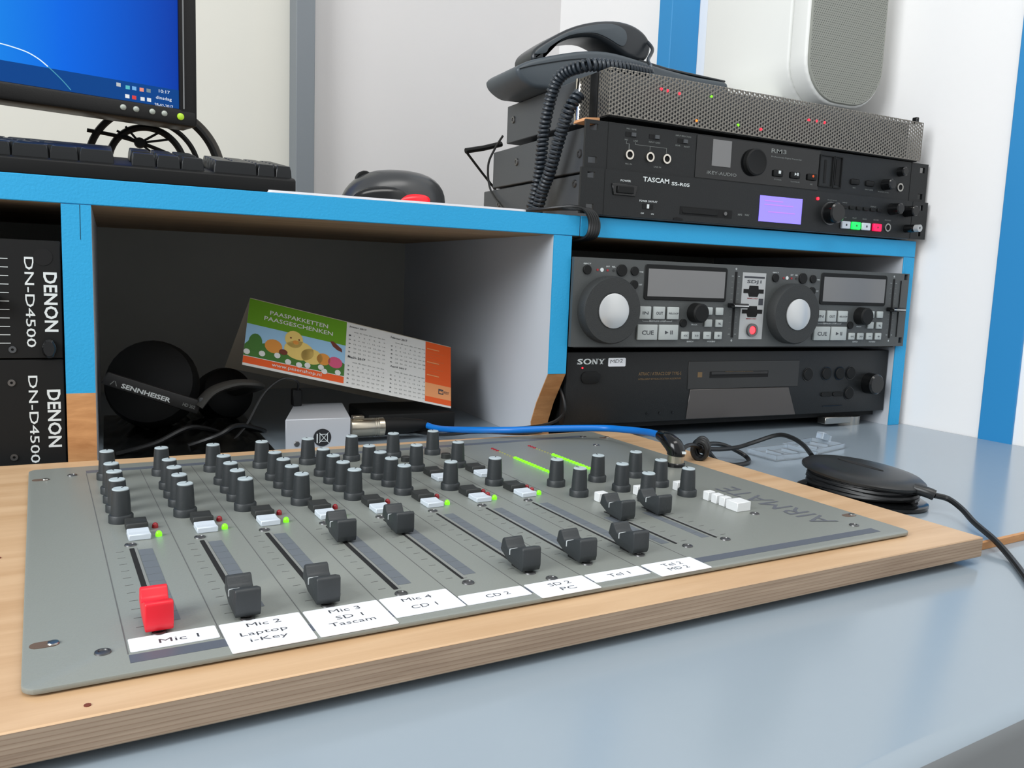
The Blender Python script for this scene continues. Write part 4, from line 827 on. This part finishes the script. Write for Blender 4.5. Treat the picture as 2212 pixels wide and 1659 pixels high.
# ------------------------------------------------------------------ clear memory card case
cs = thing('card_case', 'open clear plastic memory card case lying on the desk near the minidisc deck', 'case', (.862, -.092, 0))
for nm, M in (('tray', Matrix.Translation((.832, -.105, .0002)) @ Matrix.Rotation(.08, 4, 'Z')), ('lid', Matrix.Translation((.892, -.087, .0002)) @ Matrix.Rotation(.28, 4, 'Z'))):
    part(nm, xf(merge(rbox(-.029, .029, -.019, .019, 0, .0010), rbox(-.029, -.0275, -.019, .019, .0010, .0055), rbox(.0275, .029, -.019, .019, .0010, .0055), rbox(-.0275, .0275, -.019, -.0175, .0010, .0055), rbox(-.0275, .0275, .0175, .019, .0010, .0055), rbox(-.012, -.009, -.010, .010, .001, .0045), rbox(.010, .013, -.010, .010, .001, .0045)), M), CLEAR, cs)
part('hinge_tab', xf(rbox(-.010, .010, -.004, .004, 0, .0075, .0006, 1), Matrix.Translation((.915, -.077, .0055)) @ Matrix.Rotation(.3, 4, 'Z') @ Matrix.Rotation(.3, 4, 'Y')), CLEAR, cs)
# ------------------------------------------------------------------ cables over and under the shelf
cb = thing('cable_bundle', 'bundle of thin black cables looped over the front edge of the shelf', 'cable', (.655, 0, H))
for k in range(5):
    o = k * .0026
    part('strand', tube([(.600 + o, .070, H + .0022), (.6180 + o * .5, .020, H + .0050), (.6380 + o * .4, -.0030 - o * .2, H + .0078 - k * .0006), (.6500 + o * .8, -.0090, H + .0050), (.6570 + o * .9, -.0085 - o * .15, H - .0060), (.6560 + o, -.0060, H - .0190), (.6540 + o * .8, .012, H - .0225), (.6560 + o, .040, H - .0230)], .0016, 7), CABLE, cb)
solo('signal_cable', tube([(.6780, .245, .3360), (.6720, .2560, .3200), (.6660, .2600, .3000), (.6690, .2560, .2700), (.6640, .2000, .2420), (.6600, .160, .2275), (.640, .14, .2275)], .0014, 7), CABLE, 'thin grey-black cable drooping down the back left of the recorder stack', 'cable')
an = thing('folding_antenna', 'thin black folded rod sticking out behind the recorder stack', 'antenna', (.67, .285, H))
part('rod', tube([(.6960, .288, .3330), (.6700, .286, .3250), (.6450, .284, .3190)], .0034, 8, smooth=False), BLKM, an); part('thin_rod', tube([(.6450, .284, .3190), (.6700, .288, .2950), (.6900, .290, .2760)], .0016, 7, smooth=False), BLKM, an); part('stem', tube([(.6900, .290, .2770), (.6900, .290, H)], .002, 7, smooth=False), BLKM, an)
solo('signal_cable', tube([(.640, .30, .030), (.630, .10, .020), (.6300, .035, .0100), (.6150, -.004, .0155), (.5900, -.014, .0165), (.5500, .000, .0172), (.5200, .060, .006), (.49, .20, .0025)], .0018, 7), CABLE, 'thin black cable coming through the notch behind the blue cable', 'cable')
solo('signal_cable', tube([(.6462, .045, .066), (.6462, .018, .056), (.6455, .004, .040), (.6440, .006, .028), (.6300, .012, .0190), (.5900, .010, .0170), (.5500, .035, .012), (.50, .16, .0025)], .0016, 7), CABLE, 'thin black cable beside the bare wood notch of the divider', 'cable')
solo('signal_cable', tube([(.3300, .06, .0025), (.3480, .068, .0200), (.3660, .080, .0480), (.3850, .090, .0600), (.4000, .096, .0560), (.4030, .110, .0460)], .0012, 7), CABLE, 'thin dark lead arching up to the top of the silver box', 'cable')
for k, (a, b) in enumerate(((.24, .30), (.29, .34))): solo('signal_cable', tube([(a, .05 + .01 * k, .003), (a + .03, .045, .012 + .004 * k), (b, .06, .022), (b + .03, .10, .008), (b + .01, .16, .003)], .0022, 7), CABLE, ('black cord coiled low below the headphones at left', 'black cord lying between the headphones and the silver box')[k], 'cable')
# ------------------------------------------------------------------ keyboard
ky = thing('keyboard', 'black full-size keyboard at the front edge of the shelf', 'keyboard', (.15, .08, H))
part('body', prism([(.002, H + .0002), (.155, H + .0002), (.155, H + .0345), (.006, H + .0130), (.002, H + .0113)], -.070, .3790, 'x', .0012, 2), KBODY, ky)
def kz(y): return H + .0130 + (y - .006) * .150
KEYC = {}
def key(x0, x1, y0, y1):
    w, d = round(x1 - x0, 4), round(y1 - y0, 4)
    if (w, d) not in KEYC:
        bm = bmesh.new(); rings = []
        for s, z in ((0, 0), (.0004, .0050), (.0013, .0094)): rings.append([bm.verts.new(p) for p in ((-w / 2 + s, -d / 2 + s, z), (w / 2 - s, -d / 2 + s, z), (w / 2 - s, d / 2 - s * .5, z), (-w / 2 + s, d / 2 - s * .5, z))])
        for A, B_ in zip(rings, rings[1:]):
            for k in range(4): bm.faces.new((A[k], A[(k + 1) % 4], B_[(k + 1) % 4], B_[k]))
        c = bm.verts.new((0, 0, .0080))
        for k in range(4): bm.faces.new((rings[-1][k], rings[-1][(k + 1) % 4], c))
        bmesh.ops.bevel(bm, geom=[e for e in bm.edges if c not in e.verts], offset=.0006, segments=1, affect='EDGES')
        KEYC[(w, d)] = fin(bm, 'key', KEYM)
    o = part('key', KEYC[(w, d)], None, ky, loc=((x0 + x1) / 2 - .15, (y0 + y1) / 2 - .08, kz((y0 + y1) / 2) - H)); o.rotation_euler = (.149, 0, 0)
G = .0005
rows_y = [.0085 + i * .0188 for i in range(5)] + [.112]
main = [[-.064, -.038, -.014, .010, .134, .158, .1745, .199, .2186, .243], [-.064, -.024] + [-.024 + .0187 * i for i in range(1, 11)] + [.243], [-.064, -.029] + [-.029 + .0187 * i for i in range(1, 12)] + [.243], [-.064, -.034] + [-.034 + .0187 * i for i in range(1, 13)] + [.243], [-.064 + .0187 * i for i in range(14)] + [.243], [-.064, -.045, -.028, -.009, .010, .029, .048, .067, .086, .105, .124, .143, .162, .243]]
for r, y in enumerate(rows_y):
    for a, b in zip(main[r], main[r][1:]):
        if b - a > .006: key(a + G / 2, b - G / 2, y, y + .0180)
    for a, b in ((.2547, .2725), (.2725, .2905), (.2905, .3083)):
        if r == 2 or (r == 1 and a != .2725): continue
        key(a + G / 2, b - G / 2, y, y + .0180)
    if r < 5:
        for a, b in (((.315, .349), (.349, .3635), (.3635, .3770)) if r == 0 else ((.315, .332), (.332, .349), (.349, .3635), (.3635, .3770))): key(a + G / 2, b - G / 2, y, y + .0180)
# ------------------------------------------------------------------ mouse and mat
solo('mouse_mat', prism(rrect(.3545, .5945, .0005, .1900, .006), H + .0001, H + .0020, 'z'), MATW, 'thin white mouse mat on the shelf under the mouse', 'mouse mat', origin=(.4745, .1, H))
mo_ = thing('mouse', 'black computer mouse with red glowing side on the white mat', 'mouse', (.482, .055, H + .002))
def dome(rx, ry, h, n=36, m=9, front=1.0):
    bm = bmesh.new(); R = []
    for i in range(m + 1):
        a = math.pi / 2 * i / m
        R.append([bm.verts.new((rx * math.cos(a) ** .75 * math.cos(2 * math.pi * k / n) + .006 * math.sin(a), ry * math.cos(a) ** .75 * math.sin(2 * math.pi * k / n), h * math.sin(a))) for k in range(n)] if i < m else [bm.verts.new((.006, 0, h))])
    for A, B_ in zip(R, R[1:]):
        for k in range(n):
            q = (A[k], A[(k + 1) % n], B_[(k + 1) % n], B_[k]) if len(B_) > 1 else (A[k], A[(k + 1) % n], B_[0]); bm.faces.new(q)
    bm.faces.new(R[0][::-1]); return bm
MC = Matrix.Translation((.480, .055, H + .0021))
part('upper_shell', xf(dome(.0500, .0310, .0315), MC), MOUSE, mo_)
part('side_grip', xf(dome(.0310, .0080, .0135), Matrix.Translation((.4640, .0305, H + .0021))), BLKG, mo_)
part('red_side', xf(dome(.0170, .0065, .0085), Matrix.Translation((.4880, .0275, H + .0021))), REDT, mo_, label='glowing red side light')
part('wheel', xf(lathe([(.008, -.003), (.009, -.002), (.009, .002), (.008, .003)], 18), Matrix.Translation((.452, .055, H + .0215)) @ Matrix.Rotation(math.pi / 2, 4, 'X')), BLKM, mo_)
# ------------------------------------------------------------------ monitor
A0 = Vector((.3209, .2000, .3006)); dn = Vector((-.964, -.2659, 0)).normalized(); nn = Vector((.2659, -.964, 0)).normalized(); nn = Vector((-dn.y * -1, dn.x, 0)).normalized()
nn = Vector((dn.y * -1, dn.x, 0)); nn = nn if nn.y < 0 else -nn
TM = Matrix(((-dn.x, -nn.x, 0, A0.x), (-dn.y, -nn.y, 0, A0.y), (0, 0, 1, A0.z), (0, 0, 0, 1)))   # local x to the right, y away from viewer, z up; s counts from the right corner
mn = thing('computer_monitor', 'black flat computer monitor with blue desktop picture above the keyboard', 'monitor', (.16, .20, H))
def mb(s0, s1, h0, h1, y0, y1, b=0): return xf(rbox(-s1, -s0, y0, y1, h0, h1, b, 2), TM)
MWD, MHT = .400, .320
part('bezel_bottom', mb(0, MWD, 0, .0160, 0, .035, .003), MON, mn); part('bezel_top', mb(0, MWD, MHT - .016, MHT, 0, .035, .003), MON, mn)
part('bezel_right', mb(0, .0172, .002, MHT - .002, .0003, .035, .002), MON, mn); part('bezel_left', mb(MWD - .0172, MWD, .002, MHT - .002, .0003, .035, .002), MON, mn)
part('back_shell', mb(.004, MWD - .004, .004, MHT - .004, .020, .055, .006), MON, mn)
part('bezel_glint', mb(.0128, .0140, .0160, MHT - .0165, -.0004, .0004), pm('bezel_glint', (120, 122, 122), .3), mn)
# desktop picture: blue field, brighter to the left
sm_ = bpy.data.materials.new('screen_picture'); sm_.use_nodes = True; nt = sm_.node_tree; b = nt.nodes['Principled BSDF']; b.inputs['Base Color'].default_value = (.002, .004, .01, 1); b.inputs['Roughness'].default_value = .5; b.inputs['Specular IOR Level'].default_value = .1
tc = nt.nodes.new('ShaderNodeTexCoord'); sx = nt.nodes.new('ShaderNodeSeparateXYZ'); nt.links.new(tc.outputs['Generated'], sx.inputs[0])
rp_ = nt.nodes.new('ShaderNodeValToRGB'); rp_.color_ramp.elements[0].color = lin((30, 160, 255)); rp_.color_ramp.elements[0].position = .45; rp_.color_ramp.elements[1].color = lin((0, 62, 180)); rp_.color_ramp.elements[1].position = 1
e = rp_.color_ramp.elements.new(.72); e.color = lin((0, 112, 246)); nt.links.new(sx.outputs['X'], rp_.inputs[0]); nt.links.new(rp_.outputs[0], b.inputs['Emission Color']); b.inputs['Emission Strength'].default_value = .70
scn = part('screen', mb(.0165, MWD - .0165, .0155, MHT - .0155, .0035, .006), sm_, mn, label='glowing blue desktop picture')
def em(name, rgb, s=.8): return pm(name, tuple(v * .15 for v in rgb), .6, spec=.1, emit=rgb, es=s)
part('taskbar', mb(.0172, MWD - .0172, .0160, .0336, .0030, .0036), em('taskbar_blue', (10, 72, 148), .72), scn)
def scr(s, h, y=.0028): return TM @ Vector((-s, y, h))
arc = [scr(.2050, .0480), scr(.1850, .0482), scr(.1700, .0473), scr(.1600, .0462), scr(.1489, .0440), scr(.1400, .0400), scr(.1328, .0348), scr(.1270, .0300), scr(.1200, .0235), scr(.1145, .0175)]
part('light_streak', tube(arc[:7], .0011, 6, flat=.4), em('streak_white', (222, 240, 255), .95), scn); part('light_streak', tube(arc[6:], .0010, 6, flat=.4), em('streak_teal', (80, 160, 190), .75), scn)
WH = em('screen_white', (225, 232, 240), .85)
for s, w_, h, t in ((.0312, .0105, .0300, '10:17'), (.0318, .0150, .0232, 'dinsdag'), (.0318, .0175, .0166, '28-02-2017')):
    part('clock_text', xf(text_bm(t, w_, .0030 if t != 'dinsdag' else .0038, .005), TM @ Matrix.Translation((-s, .0027, h)) @ Matrix.Rotation(math.pi / 2, 4, 'X')), WH, scn)
for s, h, c in ((.0733, .0294, (190, 196, 200)), (.0651, .0283, (90, 190, 200)), (.0592, .0284, (120, 180, 235)), (.0524, .0283, (240, 150, 130)), (.0460, .0285, (120, 140, 150)), (.0656, .0201, (235, 238, 240)), (.0594, .0199, (220, 70, 70)), (.0517, .0198, (225, 230, 235)), (.0457, .0200, (225, 230, 235))):
    part('tray_icon', mb(s - .0019, s + .0019, h - .0017, h + .0017, .0026, .0029, .0001), em('icon_%d_%d' % (c[0], c[1]), c, .8), scn)
for s in (.0704, .0587, .0438, .0324): part('control_button', xf(lathe([(.0028, 0), (.0026, .0012), (.0016, .0020), (0, .0022)], 18), TM @ Matrix.Translation((-s, .0002, .0089)) @ Matrix.Rotation(math.pi / 2, 4, 'X')), pm('button_silver', (176, 182, 172), .35, metal=.2), mn)
part('power_button', xf(lathe([(.0034, 0), (.0032, .0012), (.0018, .0021), (0, .0023)], 18), TM @ Matrix.Translation((-.0168, .0002, .0083)) @ Matrix.Rotation(math.pi / 2, 4, 'X')), pm('power_lime', (160, 196, 50), .35, emit=(150, 190, 30), es=.35), mn, label='lit lime power button')
part('neck', mb(.175, .225, -.055, .10, .055, .075, .004), MON, mn)
part('base', xf(lathe([(.085, 0), (.085, .006), (.078, .010), (.02, .014)], 36, sx=1, sy=.8), Matrix.Translation((.112, .250, H))), MON, mn)
# ------------------------------------------------------------------ ringed stand behind the keyboard
fs = thing('ring_stand', 'black arched ring stand with thin spokes below the monitor corner', 'stand', (.285, .262, H))
def arch(cx, cz, R, y0, y1, t, a0, a1, n=28):
    P = []
    for i in range(n + 1): a = math.radians(a0 + (a1 - a0) * i / n); P.append((cx + R * math.cos(a), cz + R * math.sin(a)))
    Q = []
    for i in range(n, -1, -1): a = math.radians(a0 + (a1 - a0) * i / n); Q.append((cx + (R - t) * math.cos(a), cz + (R - t) * math.sin(a)))
    return prism(P + Q, y0, y1, 'y', .0008, 1)
RC = (.283, .2600)
part('outer_band', arch(*RC, .0700, .245, .272, .0060, -29, 100), pm('stand_grey', (70, 66, 60), .5), fs)
part('outer_hoop', tube([(RC[0] + .062 * math.cos(math.radians(a)), .243, RC[1] + .062 * math.sin(math.radians(a))) for a in range(-32, 215, 12)], .0034, 8), BLKM, fs)
part('inner_hoop', tube([(.2760 + .0360 * math.cos(math.radians(a)), .245, .2640 + .0380 * math.sin(math.radians(a))) for a in range(-40, 222, 12)], .0034, 8), BLKM, fs)
part('mid_hoop', tube([(.2780 + .0480 * math.cos(math.radians(a)), .248, .2620 + .0480 * math.sin(math.radians(a))) for a in range(-45, 100, 12)], .0026, 8), BLKM, fs)
part('cross_bar', tube([(.2210, .243, .2935), (.2520, .243, .2900), (.2800, .243, .2830), (.3050, .243, .2740)], .0020, 7), BLKM, fs)
part('hub', lathe([(.0050, -.004), (.0056, 0), (.0050, .004)], 16, 'y', (.2690, .244, .2860)), BLKM, fs)
for x, z in ((.2480, .2960), (.2560, .3010), (.2900, .3000), (.3000, .2930), (.2950, .2660)): part('spoke', tube([(.2690, .244, .2860), (x, .244, z)], .0012, 6, smooth=False), BLKM, fs)
part('foot', rbox(.225, .345, .243, .272, H, H + .006, .002, 1), BLKM, fs)
